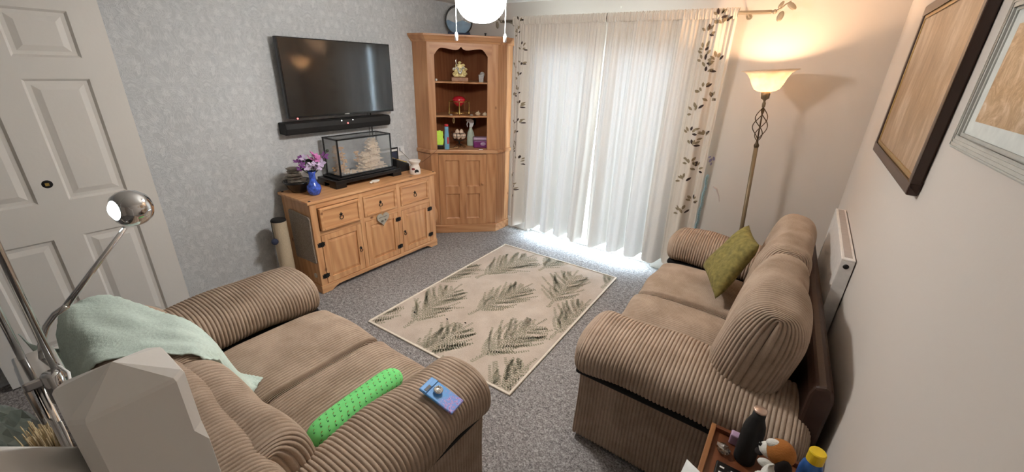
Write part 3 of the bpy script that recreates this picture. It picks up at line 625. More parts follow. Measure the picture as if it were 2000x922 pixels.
for k,(y,dy) in enumerate(((2.44,-.01),(2.47,.01))):
    single(MB().tube([(-3.375,y,1.40),(-3.37,y,1.25),(-3.375,y+dy*.5,1.1),(-3.375,y+dy,.98),(-3.378,y+dy*1.4,.86)],.005 if k else .003,6),'television_cable','blackmatte',('thick' if k else 'thin')+' black cable hanging behind the glass case','cable',(-3.375,y,.86),smooth=True)

# ------------------------------------------------------------------ things on the sideboard
gc=thing('glass_case_stand','glass display case with cork landscape on a black lacquer stand','display case',(-3.21,2.18,.80))
y0,y1,x0,x1=1.918,2.468,-3.315,-3.105
MB().box(-3.345,1.845,.835,-3.075,2.54,.868).build('stand_tray','black',gc,bevel=.004)
MB().box(-3.325,1.885,.868,-3.092,2.50,.884).build('stand_top','black',gc,bevel=.004)
for y in (1.845,2.44):
    for x in (-3.345,-3.175): MB().box(x,y,.80,x+.10,y+.10,.838).build('stand_foot','black',gc,bevel=.004)
m=MB()
for y in (1.85,2.45): m.box(-3.0752,y+.01,.842,-3.0735,y+.075,.862)
m.box(-3.0752,2.0,.845,-3.0735,2.40,.86).build('stand_inlay','iron',gc)
fr=MB(); e=.011
for x in (x0,x1-e):
    for z in (.884,1.20-e): fr.box(x,y0,z,x+e,y1,z+e)
    for y in (y0,y1-e): fr.box(x,y,.884,x+e,y+e,1.20)
for y in (y0,y1-e):
    for z in (.884,1.20-e): fr.box(x0,y,z,x1,y+e,z+e)
fr.build('case_frame','black',gc)
for a in ((x1-.005,y0+e,.893,x1-.003,y1-e,1.191),(x0+.003,y0+e,.893,x0+.005,y1-e,1.191),(x0+e,y0+.003,.893,x1-e,y0+.005,1.191),(x0+e,y1-.005,.893,x1-e,y1-.003,1.191),(x0+e,y0+e,1.194,x1-e,y1-e,1.196)):
    MB().box(*a).build('pane','caseglass',gc)
ck=MB()
def corktree(y,x,h,r,n,mb):
    mb.tube([(x,y,.884),(x+.004,y+.006,.884+h*.5),(x,y,.884+h)],[.010,.007,.002],6)
    for i in range(n):
        u=random.random()**.8; a=random.uniform(0,2*pi); rr=r*(1-u*.8)*random.uniform(.3,1); z=.895+h*u
        mb.ball((x+rr*.6*math.cos(a),y+rr*math.sin(a),z),random.uniform(.008,.016),6,4,sc=(1,1.4,.6),jit=.3)
corktree(1.955,-3.20,.24,.055,46,ck); corktree(2.045,-3.25,.22,.07,30,ck); corktree(2.19,-3.24,.16,.05,24,ck)
ck.build('cork_trees','cork',gc)
pg=MB()
for cy,cx,h,wd0,lv in ((2.335,-3.22,.27,.085,5),(2.235,-3.20,.15,.06,3)):
    for k in range(lv):
        z0=.884+h*k/lv; ww=wd0*(1-.14*k); hh=h/lv
        pg.box(cx-ww*.55,cy-ww*.7,z0,cx+ww*.55,cy+ww*.7,z0+hh*.65)
        pg.add([(cx-ww*.9,cy-ww*1.1,z0+hh*.6),(cx+ww*.9,cy-ww*1.1,z0+hh*.6),(cx+ww*.9,cy+ww*1.1,z0+hh*.6),(cx-ww*.9,cy+ww*1.1,z0+hh*.6),(cx-ww*.4,cy-ww*.5,z0+hh),(cx+ww*.4,cy-ww*.5,z0+hh),(cx+ww*.4,cy+ww*.5,z0+hh),(cx-ww*.4,cy+ww*.5,z0+hh)],[(0,1,2,3),(4,5,6,7),(0,1,5,4),(1,2,6,5),(2,3,7,6),(3,0,4,7)])
    for i in range(60):
        a=random.uniform(0,2*pi); u=random.random(); pg.ball((cx+wd0*.8*(1-.6*u)*math.cos(a),cy+wd0*1.15*(1-.6*u)*math.sin(a),.89+h*u),random.uniform(.008,.018),6,4,jit=.3,sc=(1,1.2,.7))
for i in range(60): pg.ball((random.uniform(-3.29,-3.125),random.uniform(1.94,2.44),.89),random.uniform(.008,.02),6,4,jit=.3,sc=(1,1.5,.6))
pg.build('cork_pagoda','corkpale',gc)
for y,z in ((1.975,.905),(2.005,.905),(2.03,.905),(2.035,.918)): MB().ball((-3.125,y,z),.007,8,6,sc=(.7,1.3,.8)).build('cork_bird','pearl',gc,smooth=True)
# vase
vz=thing('blue_vase','small blue glass vase with pink and purple silk flowers','vase',(-3.085,1.66,.80))
MB().lathe([(0,0),(.034,0),(.044,.014),(.055,.045),(.05,.075),(.03,.098),(.024,.12),(.024,.165),(.034,.19),(.030,.19),(.02,.165),(.02,.12),(.04,.07),(.03,.02),(0,.015)],(-3.085,1.66,.80),28).build('vase_body','bluevase',vz,smooth=True)
stems=MB(); petals={'pinkpetal':MB(),'purplepetal':MB(),'lilacpetal':MB()}
def flower(mb,c,r,n=5):
    c=Vector(c); ax=Vector((random.uniform(.1,1),random.uniform(-.6,.6),random.uniform(.1,.9))).normalized(); u=ax.orthogonal().normalized(); v=ax.cross(u)
    for k in range(n):
        a=2*pi*k/n+random.random(); d=u*math.cos(a)+v*math.sin(a); s=ax.cross(d)
        p=[c,c+d*r*.5+s*r*.34+ax*r*.12,c+d*r+ax*r*.3+s*r*.1,c+d*r*.95+ax*r*.32-s*r*.14,c+d*r*.5-s*r*.34+ax*r*.12]
        mb.add(p+[q-ax*.0018 for q in p],[(0,1,2,3,4),(9,8,7,6,5)]+[(i,(i+1)%5,5+(i+1)%5,5+i) for i in range(5)])
fl=[('pinkpetal',-3.08,1.70,1.10),('pinkpetal',-3.09,1.67,1.085),('pinkpetal',-3.06,1.715,1.075),('pinkpetal',-3.10,1.73,1.09),('pinkpetal',-3.08,1.685,1.12),('purplepetal',-3.09,1.57,1.075),('purplepetal',-3.07,1.59,1.05),('purplepetal',-3.08,1.575,1.03),('purplepetal',-3.10,1.60,1.09),('purplepetal',-3.09,1.79,1.09),('lilacpetal',-3.06,1.62,1.03),('lilacpetal',-3.055,1.67,1.03),('lilacpetal',-3.05,1.70,1.04),('lilacpetal',-3.04,1.715,1.02),('lilacpetal',-3.06,1.74,1.045),('lilacpetal',-3.05,1.655,1.05),('lilacpetal',-3.09,1.61,1.10),('lilacpetal',-3.07,1.69,1.005)]
for mt,x,y,z in fl:
    pm=MB(); flower(pm,(x,y,z),random.uniform(.028,.04)); pm.build('flower',mt,vz); stems.tube([(-3.085,1.66,.95),(x*.5-3.085*.5,y*.5+.83,.99),(x,y,z)],.002,5)
for k in range(12):
    y=random.uniform(1.60,1.76); z=random.uniform(1.0,1.07); stems.ball((-3.10+random.uniform(-.03,.03),y,z),.022,7,5,sc=(.3,1.2,.6))
stems.tube([(-3.085,1.66,.95),(-3.07,1.74,1.07),(-3.06,1.80,1.13)],.002,5).ball((-3.06,1.803,1.135),.012,7,5)
stems.build('stems','leafgreen',vz)
# rock fountain
rf=thing('rock_fountain','black bowl table fountain with stacked flat stones behind the vase','fountain',(-3.25,1.625,.80))
MB().lathe([(0,0),(.055,0),(.075,.03),(.10,.075),(.115,.09),(.105,.095),(.07,.05),(0,.04)],(-3.25,1.625,.80),28).build('bowl','bowlblack',rf,smooth=True)
for k in range(6): MB().ball((-3.25+random.uniform(-.012,.012),1.61+random.uniform(-.02,.015),.80+.075+k*.024),.07-.004*k,9,5,sc=(1,1.05,.24),jit=.14).build('stone','stone',rf)
# oil burner
ob=thing('oil_burner','white ceramic oil burner with dark cut-outs on the sideboard','oil burner',(-3.01,2.655,.80))
MB().lathe([(0,.01),(.050,.0),(.055,.004),(.052,.04),(.042,.085),(.036,.098),(.05,.112),(.058,.128),(.058,.136),(.050,.134),(.035,.118),(0,.115)],(-3.01,2.655,.80),28).build('burner_body','ceramic',ob,smooth=True)
MB().ball((0,0,0),.022,14,9,sc=(.22,1,1.0)).xf(Matrix.Translation((-2.966,2.635,.832))@Matrix.Rotation(-.40,4,'Z')).build('opening','dark',ob,smooth=True)
MB().ball((0,0,0),.014,12,8,sc=(.3,1.2,.8)).xf(Matrix.Translation((-2.986,2.612,.858))@Matrix.Rotation(-1.0,4,'Z')).build('painted_flower','darkred',ob,smooth=True)
MB().lathe([(0,0),(.012,0),(.012,.012),(0,.012)],(-2.961,2.633,.815),12).build('tea_light','white',ob)
# black box with gold strip
bx_=thing('black_box','open black case with a gold strip beside the oil burner','case',(-3.22,2.63,.80))
MB().prism([(2.565,.80),(2.72,.80),(2.72,.868),(2.565,.928)],-3.29,-3.165,0).build('case','blackmatte',bx_,bevel=.004)
MB().prism([(2.575,.926),(2.705,.876),(2.705,.886),(2.575,.936)],-3.20,-3.175,0).build('gold_strip','brass',bx_,bevel=.002)
MB().prism([(2.59,.926),(2.715,.878),(2.715,.884),(2.59,.934)],-3.28,-3.262,0).build('gold_strip','brass',bx_,bevel=.002)
# frame leaning behind, wall socket
pf=thing('photo_frame','small dark photo frame leaning on the wall behind the black case','photo frame',(-3.36,2.62,.80))
MB().box(-3.385,2.50,.80,-3.37,2.76,1.0).build('frame','black',pf,bevel=.003)
MB().box(-3.3705,2.52,.965,-3.3685,2.745,.985).build('mount_strip','white',pf)
MB().box(-3.3705,2.52,.82,-3.3685,2.74,.955).build('photo','navy',pf)
sk=thing('wall_socket','white double wall socket above the end of the sideboard','socket',(-3.40,2.815,.90))
MB().box(-3.40,2.775,.90,-3.39,2.86,1.00).build('plate','whiteplastic',sk,bevel=.004)
MB().box(-3.39,2.785,.955,-3.36,2.825,.995).build('plug','whiteplastic',sk,bevel=.006)
single(MB().tube([(-3.37,2.80,.95),(-3.30,2.87,.84),(-3.22,2.95,.84),(-3.16,3.00,.90),(-3.11,3.055,.962)],.002,6),'lamp_flex','bronze','thin dark flex running from the socket up to the cabinet ledge','cable',(-3.22,2.92,.84),smooth=True)
# white shell dish
wsx=MB(); wsx.lathe([(0,.0),(.025,.0),(.045,.02),(.042,.022),(.02,.006),(0,.006)],(-3.025,2.20,.80),20,sx=.6,sy=1.0).ball((-3.02,2.148,.812),.012,8,6,sc=(1,1.2,.8))
single(wsx,'shell_dish','pearl','small white shell-shaped dish on the sideboard before the glass case','dish',(-3.025,2.20,.80),smooth=True)

# ------------------------------------------------------------------ scratching post
spt=thing('scratching_post','sisal cat scratching post with a dangling ball beside the sideboard','scratching post',(-3.20,1.395,0))
MB().box(-3.33,1.285,0,-3.07,1.49,.03).build('base_plate','sisal',spt,bevel=.006)
pp=[]
for i in range(80): pp.append((.056-.003*(i%2),.03+i*.0075))
MB().lathe(pp,(-3.20,1.395,0),24).build('sisal_post','sisal',spt,smooth=True)
MB().lathe([(0,.636),(.05,.636),(.054,.630),(.056,.62)],(-3.20,1.395,0),24).build('end_cap','dark',spt,smooth=True)
MB().tube([(-3.19,1.36,.638),(-3.185,1.335,.636),(-3.18,1.33,.60),(-3.18,1.33,.49)],.0025,6).build('cord','dark',spt)
MB().ball((-3.18,1.33,.468),.026,12,8).build('pompom','navy',spt,smooth=True)

# ------------------------------------------------------------------ curtains and pole
def cpos(u,z,side):
    """u 0..1 across the panel, z height -> world point on the cloth"""
    h=(2.19-z)/2.1; h=min(max(h,0),1); g=h**.8
    if side==0: xt=-2.625+u*.99; xb=-2.62+u*.965; p0=.4
    else: xt=-1.628+u*1.02; xb=-1.60+u*1.03; p0=2.1
    x=xt+(xb-xt)*h**2.2
    a=.010+.040*g
    y=3.70+a*(math.sin(u*2*pi*5.2+p0+.5*math.sin(u*9+p0))+.45*math.sin(u*2*pi*11.3+p0*2.2+h*1.4)) + .006*(1-g)*math.sin(u*2*pi*31+p0)
    x+=.012*g*math.sin(u*2*pi*5.2+p0+1.4)
    if side==0 and u>.9: y-=.03*g*(u-.9)*10
    return (x,y,z)
cur=[]
for side in (0,1):
    cu=thing('curtain',('cream leaf-trimmed curtain hanging next to the corner cabinet','cream leaf-trimmed curtain hanging next to the floor lamp')[side],'curtain',(-2.14 if side==0 else -1.1,3.70,.1))
    nu,nz=360,70; P=np.zeros((nu,nz,3))
    for i in range(nu):
        u=i/(nu-1); hem=.115+.02*math.sin(u*2*pi*5.2+(.4 if side==0 else 2.1))
        for j in range(nz): P[i,j]=cpos(u,2.19+(hem-2.19)*j/(nz-1),side)
    grid_obj('cloth',P,'curtain',cu)
    # rod pocket: gathered sleeve round the pole
    Q=np.zeros((nu,14,3))
    for i in range(nu):
        u=i/(nu-1); x=cpos(u,2.19,side)[0]; g=.004*math.sin(u*2*pi*58)+.003*math.sin(u*2*pi*37+1)
        for j in range(14):
            a=2*pi*j/14; Q[i,j]=(x,3.70+(.020+g)*math.cos(a),2.222+(.036+g*.8)*math.sin(a))
    grid_obj('rod_pocket',Q,'curtain',cu,closed_v=True)
    LP=[[(-2.54,2.22),(-2.57,2.11),(-2.5,1.97),(-2.6,1.79),(-2.5,1.82),(-2.53,1.71),(-2.6,1.51),(-2.54,1.56),(-2.5,1.42),(-2.6,1.22),(-2.5,1.26),(-2.53,1.14),(-2.58,.94),(-2.54,1.0),(-2.49,.84),(-2.59,.64),(-2.52,.55),(-2.56,.4)],
        [(-.73,2.2),(-.69,2.15),(-.78,2.08),(-.78,1.96),(-.77,1.9),(-.68,1.89),(-.74,1.82),(-.73,1.68),(-.67,1.61),(-.76,1.51),(-.76,1.35),(-.66,1.32),(-.74,1.24),(-.72,1.1),(-.68,1.04),(-.75,.95),(-.66,.75),(-.72,.66),(-.68,.45)]][side]
    for k,(lx,lz) in enumerate(LP):
        big=1.0 if side else .8; nl=6 if k%3 else 5
        for q in range(nl):
            a=(q-(nl-1)/2)*.55+pi/2+random.uniform(-.2,.2)+(.5 if k%2 else -.4); ln_=.044*big*random.uniform(.8,1.15); wl=.0095*big
            cx=lx+.018*math.cos(a)+random.uniform(-.010,.010); cz=lz+.018*math.sin(a)+random.uniform(-.022,.022)
            n=7; rows=[]
            for i in range(n):
                t=i/(n-1); wd=wl*math.sin(pi*t)**.8
                for s in (-1,0,1):
                    X=cx+ln_*t*math.cos(a)-s*wd*math.sin(a); Z=cz+ln_*t*math.sin(a)+s*wd*math.cos(a)
                    u=(X-(-2.622 if side==0 else -1.62))/(.98 if side==0 else 1.025); u=min(max(u,0),1)
                    if Z>2.182: rows.append((X,3.70-.0265,Z))
                    else:
                        p=cpos(u,Z,side); rows.append((p[0],p[1]-.003,Z))
            MB().add(rows,[(i*3+s,i*3+s+1,i*3+s+4,i*3+s+3) for i in range(n-1) for s in (0,1)]).build('leaf','leafdark' if q==0 or (q==3 and k%2==0) else 'leaftan',cu)
cp=thing('curtain_pole','antique cream curtain pole with leaf finial above the patio door','curtain pole',(-1.6,3.70,2.22))
MB().tube([(-2.76,3.70,2.222),(-.40,3.70,2.222)],.0125,12).build('pole','steel',cp,smooth=True)
for x in (-2.70,-.55):
    m=MB().tube([(x,3.70,2.222),(x,3.76,2.21),(x,3.82,2.205)],.007,8).lathe([(0,0),(.02,0),(.02,.006),(0,.008)],n=14)
    m.v[-56:]=[(x+a,3.82-c,2.205+b) for a,b,c in m.v[-56:]]; m.build('bracket','steel',cp)
for sgn,x in ((1,-.40),(-1,-2.76)):
    m=MB().tube([(x,3.70,2.222),(x+sgn*.03,3.70,2.228),(x+sgn*.055,3.695,2.24),(x+sgn*.075,3.69,2.262),(x+sgn*.105,3.69,2.282)],[.009,.006,.006,.005,.003],8)
    m.ball((x+sgn*.02,3.70,2.222),.015,10,7)
    for (dx,dz,sx,sz,rot) in ((.062,-.032,.020,.034,.2),(.115,.03,.018,.036,-.9),(.05,.04,.012,.026,.5)):
        q=MB().ball((0,0,0),1,10,7,sc=(sx,.006,sz)).xf(Matrix.Translation((x+sgn*dx,3.69,2.222+dz))@Matrix.Rotation(sgn*rot,4,'Y')); m.add(q.v,q.f)
    m.build('leaf_finial','steel',cp,smooth=True)
single(MB().lathe([(0,0),(.008,0),(.008,.018),(0,.02)],(-1.56,3.80,2.30),10),'wall_hook','pearl','small white hook on the wall above the join of the curtains','hook',(-1.56,3.80,2.30))
# tieback and stickers by the curtain edge
tb=MB(); tb.tube([(-.585-.004*math.sin(i),3.79,1.0-.024*i) for i in range(22)],[.010+.003*(i%2) for i in range(22)],8)
single(tb,'knitted_tieback','knitblue','pale blue knitted tieback hanging beside the curtain edge','tieback',(-.585,3.79,.5),smooth=True)
bf=MB()
for (dx,dz,s,r) in ((0,0,.020,.5),(.022,.018,.018,-.3),(-.012,.026,.013,.9),(.01,-.03,.014,.2)):
    q=MB().ball((0,0,0),1,8,5,sc=(s*.5,.002,s)).xf(Matrix.Translation((-.595+dx,3.817,1.12+dz))@Matrix.Rotation(r,4,'Y')); bf.add(q.v,q.f)
single(bf,'flower_sticker','stickerlilac','small lilac flower sticker on the wall beside the curtain','sticker',(-.595,3.817,1.08))
bf=MB().tube([(-.53,3.817,.90),(-.50,3.817,.885),(-.47,3.817,.83),(-.455,3.817,.78)],[.004,.008,.004,.003],6)
single(bf,'wall_sticker','stickergrey','faint grey ribbon-shaped mark on the wall left of the lamp pole','sticker',(-.49,3.817,.78))

# ------------------------------------------------------------------ floor lamp
fl_=thing('floor_lamp','bronze twist-stem uplighter floor lamp with marbled glass bowl shade','lamp',(-.165,3.50,0)); fl_.rotation_euler=(0,math.radians(-4.2),0)
def fb(m,name,mat,**kw): return m.build(name,mat,fl_,world=False,**kw)
fb(MB().lathe([(0,0),(.13,0),(.13,.012),(.10,.022),(.03,.032),(.018,.06),(0,.06)],n=32),'base','polebrass',smooth=True)
fb(MB().tube([(0,0,.05),(0,0,1.325)],.0145,14),'pole','polebrass',smooth=True)
m=MB().lathe([(0,1.32),(.016,1.32),(.018,1.335),(.010,1.35),(.007,1.37),(0,1.37)],n=14); fb(m,'collar','bronze',smooth=True)
m=MB().tube([(0,0,1.36),(0,0,1.62)],.005,8)
for k in range(4):
    a0=k*pi/2; m.tube([(.048*math.sin(pi*u)**.8*math.cos(a0+u*pi*1.3),.048*math.sin(pi*u)**.8*math.sin(a0+u*pi*1.3),1.365+.235*u) for u in np.linspace(0,1,24)],.0032,6)
fb(m,'twist_stem','bronze',smooth=True)
fb(MB().lathe([(0,1.60),(.010,1.60),(.012,1.625),(.007,1.64),(.010,1.65),(.026,1.66),(.030,1.705),(.022,1.71),(0,1.71)],n=20),'lamp_holder','polebrass',smooth=True)
prof=[(.03,1.705),(.055,1.708),(.078,1.722),(.096,1.752),(.112,1.79),(.132,1.822),(.155,1.838),(.177,1.845)]
prof+= [(.176,1.848),(.155,1.842),(.130,1.826),(.109,1.793),(.093,1.755),(.076,1.726),(.055,1.712),(.03,1.709)]
fb(MB().lathe(prof,n=48),'glass_shade','lampglass',smooth=True)
fb(MB().ball((0,0,1.742),.022,14,9,sc=(1,1,1.2)),'bulb','bulb',smooth=True)
pld=bpy.data.lights.new('lamp_glow','POINT'); pld.energy=FLOOR_LAMP; pld.color=(1,.64,.38); pld.shadow_soft_size=.034; plo=bpy.data.objects.new('lamp_glow',pld); col.objects.link(plo); plo.parent=fl_; plo.location=(0,0,1.752)

# ------------------------------------------------------------------ radiator
rd=thing('radiator','white panel radiator on the wall behind the large sofa','radiator',(.315,2.80,.42))
MB().box(.295,2.325,.42,.306,3.28,1.012).box(.330,2.325,.42,.341,3.28,1.012).build('panel','radiator',rd,bevel=.003)
for y in (2.318,3.28): MB().box(.291,y,.44,.345,y+.007,1.012).build('side_cover','radiator',rd,bevel=.002)
MB().box(.291,2.318,1.012,.345,3.287,1.022).build('top_frame','radiator',rd,bevel=.003)
MB().box(.303,2.345,1.0225,.334,3.265,1.0235).build('top_grille','radgrille',rd)
m=MB().lathe([(0,.004),(.006,.004),(.012,.001),(.012,0)],n=18).xf(Matrix.Translation((.317,2.318,.985))@Matrix.Rotation(pi/2,4,'X')); m.build('vent_cap','iron',rd,smooth=True)
MB().box(.285,2.42,.50,.295,2.44,.52).build('clip','whiteplastic',rd)
for y in (2.5,3.1): MB().box(.33,y,.5,.35,y+.04,.9).build('wall_clip','radiator',rd)

# ------------------------------------------------------------------ pictures on the right wall
def frame_obj(name,label,y0,y1,z0,z1,xf,xw,bw,mats,inner,tilt=0):
    o=thing(name,label,'picture',(xw,(y0+y1)/2,z0))
    fm,im,pm=mats
    # mitred frame of four pieces
    def ring(a,b,xA,xB,mat,nm,bev):
        (p0,p1,q0,q1)=a; m=MB()
        for (ya,yb,za,zb,k) in ((p0,p1,q0,q0+b,0),(p0,p1,q1-b,q1,1),(p0,p0+b,q0+b,q1-b,2),(p1-b,p1,q0+b,q1-b,3)): m.box(xA,ya,za,xB,yb,zb)
        m.build(nm,mat,o,bevel=bev)
    ring((y0,y1,z0,z1),bw,xf,xw-.001,fm,'frame',.006)
    ring((y0+bw,y1-bw,z0+bw,z1-bw),inner,xf+.006,xw-.004,im,'inner_frame',.003)
    b=bw+inner
    return o,(y0+b,y1-b,z0+b,z1-b)
o,(a,b,c,d)=frame_obj('framed_print','large brown woodland print in a deep dark walnut frame with gold inner edge',1.785,2.885,1.458,2.13,.318,.35,.040,('walnut','goldframe',None),.018)
MB().box(.328,a,c,.332,b,d).build('print','pic_forest',o)
o,(a,b,c,d)=frame_obj('framed_print','smaller flower print with white mount in a ridged silver-grey frame',.96,1.595,1.640,2.005,.328,.35,.03,('silverframe','silverframe',None),.010)
MB().box(.338,a,c,.342,b,d).build('mount','mount',o)
MB().box(.3365,a+.05,c+.035,.3385,b-.05,d-.035).build('print','pic_flower',o)
for k in range(3):
    i=.006+.008*k; y0,y1,z0,z1=.96+i,1.595-i,1.64+i,2.005-i
    MB().box(.3262,y0,z0,.3285,y1,z0+.003).box(.3262,y0,z1-.003,.3285,y1,z1).box(.3262,y0,z0+.003,.3285,y0+.003,z1-.003).box(.3262,y1-.003,z0+.003,.3285,y1,z1-.003).build('frame_ridge','silverframe',o)

# ------------------------------------------------------------------ ceiling light
cl=thing('ceiling_light','glowing white bowl ceiling light with two pull cords','light',(-1.50,1.82,2.40))
LX,LY=-1.50,1.82
MB().lathe([(0,2.40),(.07,2.40),(.075,2.36),(.03,2.34),(.022,2.30),(.09,2.28),(.13,2.24),(.13,2.15),(.10,2.135),(0,2.13)],(LX,LY,0),36).build('housing','white',cl,smooth=True)
MB().lathe([(.130*math.sin(a)**.8 if a>0 else 0,2.125-.122*math.cos(a)) for a in np.linspace(pi/2,0,18)],(LX,LY,0),64).build('glass_bowl','ceilbowl',cl,smooth=True)
for s in (-1,1):
    x,y=LX+s*.105,LY+s*.072; q=MB().tube([(x,y,2.13),(x,y,1.955)],.0022,6).lathe([(0,0),(.008,.004),(.009,.03),(.004,.042),(0,.044)],(x,y,1.915),10); q.build('pull_cord','whiteplastic',cl,smooth=True)

# ------------------------------------------------------------------ rug
rug=thing('fern_rug','beige rug with grey-green fern clumps on the grey carpet','rug',(-1.70,2.42,0)); rug.rotation_euler=(0,0,.034)
RW,RL=1.265,1.81
RC=Matrix.Translation((-1.70,2.42,0))@Matrix.Rotation(.034,4,'Z'); RI=RC.inverted()
MB().box(-RW/2,-RL/2,0,RW/2,RL/2,.010).build('pile','rug',rug,world=False,bevel=.003)
e=.010
MB().box(-RW/2-.004,-RL/2-.004,0,RW/2+.004,-RL/2+e,.0125).box(-RW/2-.004,RL/2-e,0,RW/2+.004,RL/2+.004,.0125).box(-RW/2-.004,-RL/2+e,0,-RW/2+e,RL/2-e,.0125).box(RW/2-e,-RL/2+e,0,RW/2+.004,RL/2-e,.0125).build('binding','rugedge',rug,world=False,bevel=.003)
cl_=[((-2.09,2.0),(-2.03,1.58)),((-2.03,2.94),(-2.12,2.49)),((-1.71,2.41),(-1.78,2.0)),((-1.4,2.9),(-1.34,2.48)),((-1.7,1.64),(-1.72,1.30)),((-1.33,2.01),(-1.41,1.6)),((-1.10,1.60),(-1.12,1.25)),((-1.12,2.52),(-1.12,2.14)),((-2.34,2.50),(-2.34,2.12)),((-2.36,1.56),(-2.36,1.2)),((-1.73,3.34),(-1.74,2.98)),((-1.10,3.40),(-1.13,3.05))]
for k,(cen,bas) in enumerate(cl_):
    c=RI@Vector((*cen,0)); b=RI@Vector((*bas,0)); ax=(c-b); R0=max(.36,ax.length)*1.0; th0=math.atan2(ax.y,ax.x); mb=MB()
    def leaf(p,a,l,w):
        q=[(p[0],p[1]),(p[0]+l*.5*math.cos(a)-w*math.sin(a),p[1]+l*.5*math.sin(a)+w*math.cos(a)),(p[0]+l*math.cos(a),p[1]+l*math.sin(a)),(p[0]+l*.5*math.cos(a)+w*math.sin(a),p[1]+l*.5*math.sin(a)-w*math.cos(a))]
        if all(abs(x)<RW/2-.012 and abs(y)<RL/2-.012 for x,y in q): mb.add([(x,y,.0106) for x,y in q],[(0,1,2,3)])
    HT=R0*1.8; un=Vector((math.cos(th0),math.sin(th0))); vn=Vector((-un.y,un.x)); b2=Vector((b.x,b.y))
    def frond(p,a,L,cur):
        n=max(4,int(L/.017))
        for i in range(n):
            aa=a+cur*i/n; p=p+Vector((math.cos(aa),math.sin(aa)))*(L/n)
            for sg in (-1,1): leaf(p,aa+sg*random.uniform(.5,.95),random.uniform(.020,.032)*(1-.45*i/n),.005)
            leaf(p,aa,L/n*.95,.0022)
    frond(b2,th0,HT,.0)
    for i in range(17):
        t=.20+.74*i/16; w=.62*math.sin(pi*min(1,(t-.02))**.9)**.8
        for sg in (-1,1): frond(b2+un*HT*(t*.86),th0+sg*random.uniform(.6,1.05),max(.05,HT*.60*w*random.uniform(.85,1.1)),-sg*random.uniform(.1,.7))
    if mb.v: mb.build('fern_motif','rugleaf',rug,world=False)['kind']='stuff'
for k,(x,y) in enumerate(((-2.12,1.78),(-1.86,1.87),(-1.72,1.92))):
    single(MB().ball((x,y,.015),.007,6,4,sc=(1.5,.7,.5),jit=.3),'fluff_speck','dark','tiny dark speck of fluff lying on the rug','fluff',(x,y,.012),'specks on the rug')
single(MB().ball((-.42,1.33,.012),.014,7,5,sc=(1,.8,.7),jit=.35),'wrapper_scrap','yellowcap','small yellow wrapper scrap on the carpet beside the large sofa arm','scrap',(-.42,1.33,0))

# ------------------------------------------------------------------ drape helper + throw, cushions, phone
bpy.context.view_layer.update()
def bvh_of(root):
    V=[];F=[]
    for ch in root.children:
        if ch.type!='MESH': continue
        mw=ch.matrix_world; o=len(V); V+=[mw@v.co for v in ch.data.vertices]; F+=[tuple(o+i for i in p.vertices) for p in ch.data.polygons]
    return BVHTree.FromPolygons(V,F)
LB=bvh_of(ls); RBV=bvh_of(rs_)
def inside(x,y,poly):
    c=False; n=len(poly)
    for i in range(n):
        x1,y1=poly[i]; x2,y2=poly[(i+1)%n]
        if (y1>y)!=(y2>y) and x<(x2-x1)*(y-y1)/(y2-y1)+x1: c=not c
    return c
def top(bv,x,y,d=-1):
    h=bv.ray_cast(Vector((x,y,1.6)),Vector((0,0,-1))); return h[0].z if h[0] is not None else d
def throw():
    # strip of cloth lying along the sofa back: s along it, t across it
    ctr=[(-2.42,.04),(-2.28,.12),(-2.12,.19),(-1.99,.25),(-1.86,.33),(-1.75,.40),(-1.645,.47)]
    wid=[(.08,.10),(.15,.14),(.23,.14),(.22,.13),(.17,.12),(.14,.11),(.10,.09)]
    ns,nt=80,56; cs=np.linspace(0,len(ctr)-1,ns); c=np.array(ctr); wv=np.array(wid)
    P=np.zeros((ns,nt,3))
    for i,s in enumerate(cs):
        k=np.arange(len(ctr)); cx=np.interp(s,k,c[:,0]); cy=np.interp(s,k,c[:,1]); lo=np.interp(s,k,wv[:,0]); hi=np.interp(s,k,wv[:,1])
        i0=max(0,int(s)-0); j0=min(i0+1,len(ctr)-1); i0=min(i0,len(ctr)-2); tx=c[i0+1]-c[i0]; tx/=np.linalg.norm(tx); nx=np.array([-tx[1],tx[0]])
        for j in range(nt):
            t=j/(nt-1); q=-lo+(lo+hi)*t; x=cx+nx[0]*q; y=cy+nx[1]*q
            z=max(top(LB,x+ax,y+ay,-1) for ax,ay in ((0,0),(.014,0),(-.014,0),(0,.014),(0,-.014))); P[i,j]=(x,y,z)
    Z=P[...,2]
    good=Z>.3
    for i in range(ns):
        g=np.where(good[i])[0]
        if len(g)==0: Z[i]=Z[i-1]; continue
        for j in range(nt):
            if not good[i,j]:
                n=g[np.argmin(abs(g-j))]; dd=np.hypot(*(P[i,j,:2]-P[i,n,:2])); Z[i,j]=Z[i,n]-dd*2.0; P[i,j,1]=P[i,n,1]+(P[i,j,1]-P[i,n,1])*.35-.006
    base=Z.copy()
    for it in range(45):
        Zs=Z.copy(); Zs[1:-1,1:-1]=(Z[:-2,1:-1]+Z[2:,1:-1]+Z[1:-1,:-2]+Z[1:-1,2:])/4; Z=np.maximum(Zs,base)
    ss=np.linspace(0,1,ns)[:,None]; tt=np.linspace(0,1,nt)[None]
    Z=Z+.010+.004*np.sin(tt*22+ss*5)*np.sin(ss*9+1)+.0015*np.sin(ss*150)*np.sin(tt*110)
    P[...,2]=Z
    o=grid_obj('throw_blanket',P,'mint'); tag(o,'mint green muslin throw draped over the back of the two-seater','blanket'); 
    b=Vector((-1.95,.25,.6)); o.data.transform(Matrix.Translation(-b)); o.location=b
    so_=o.modifiers.new('thick','SOLIDIFY'); so_.thickness=.004; so_.offset=1
throw()
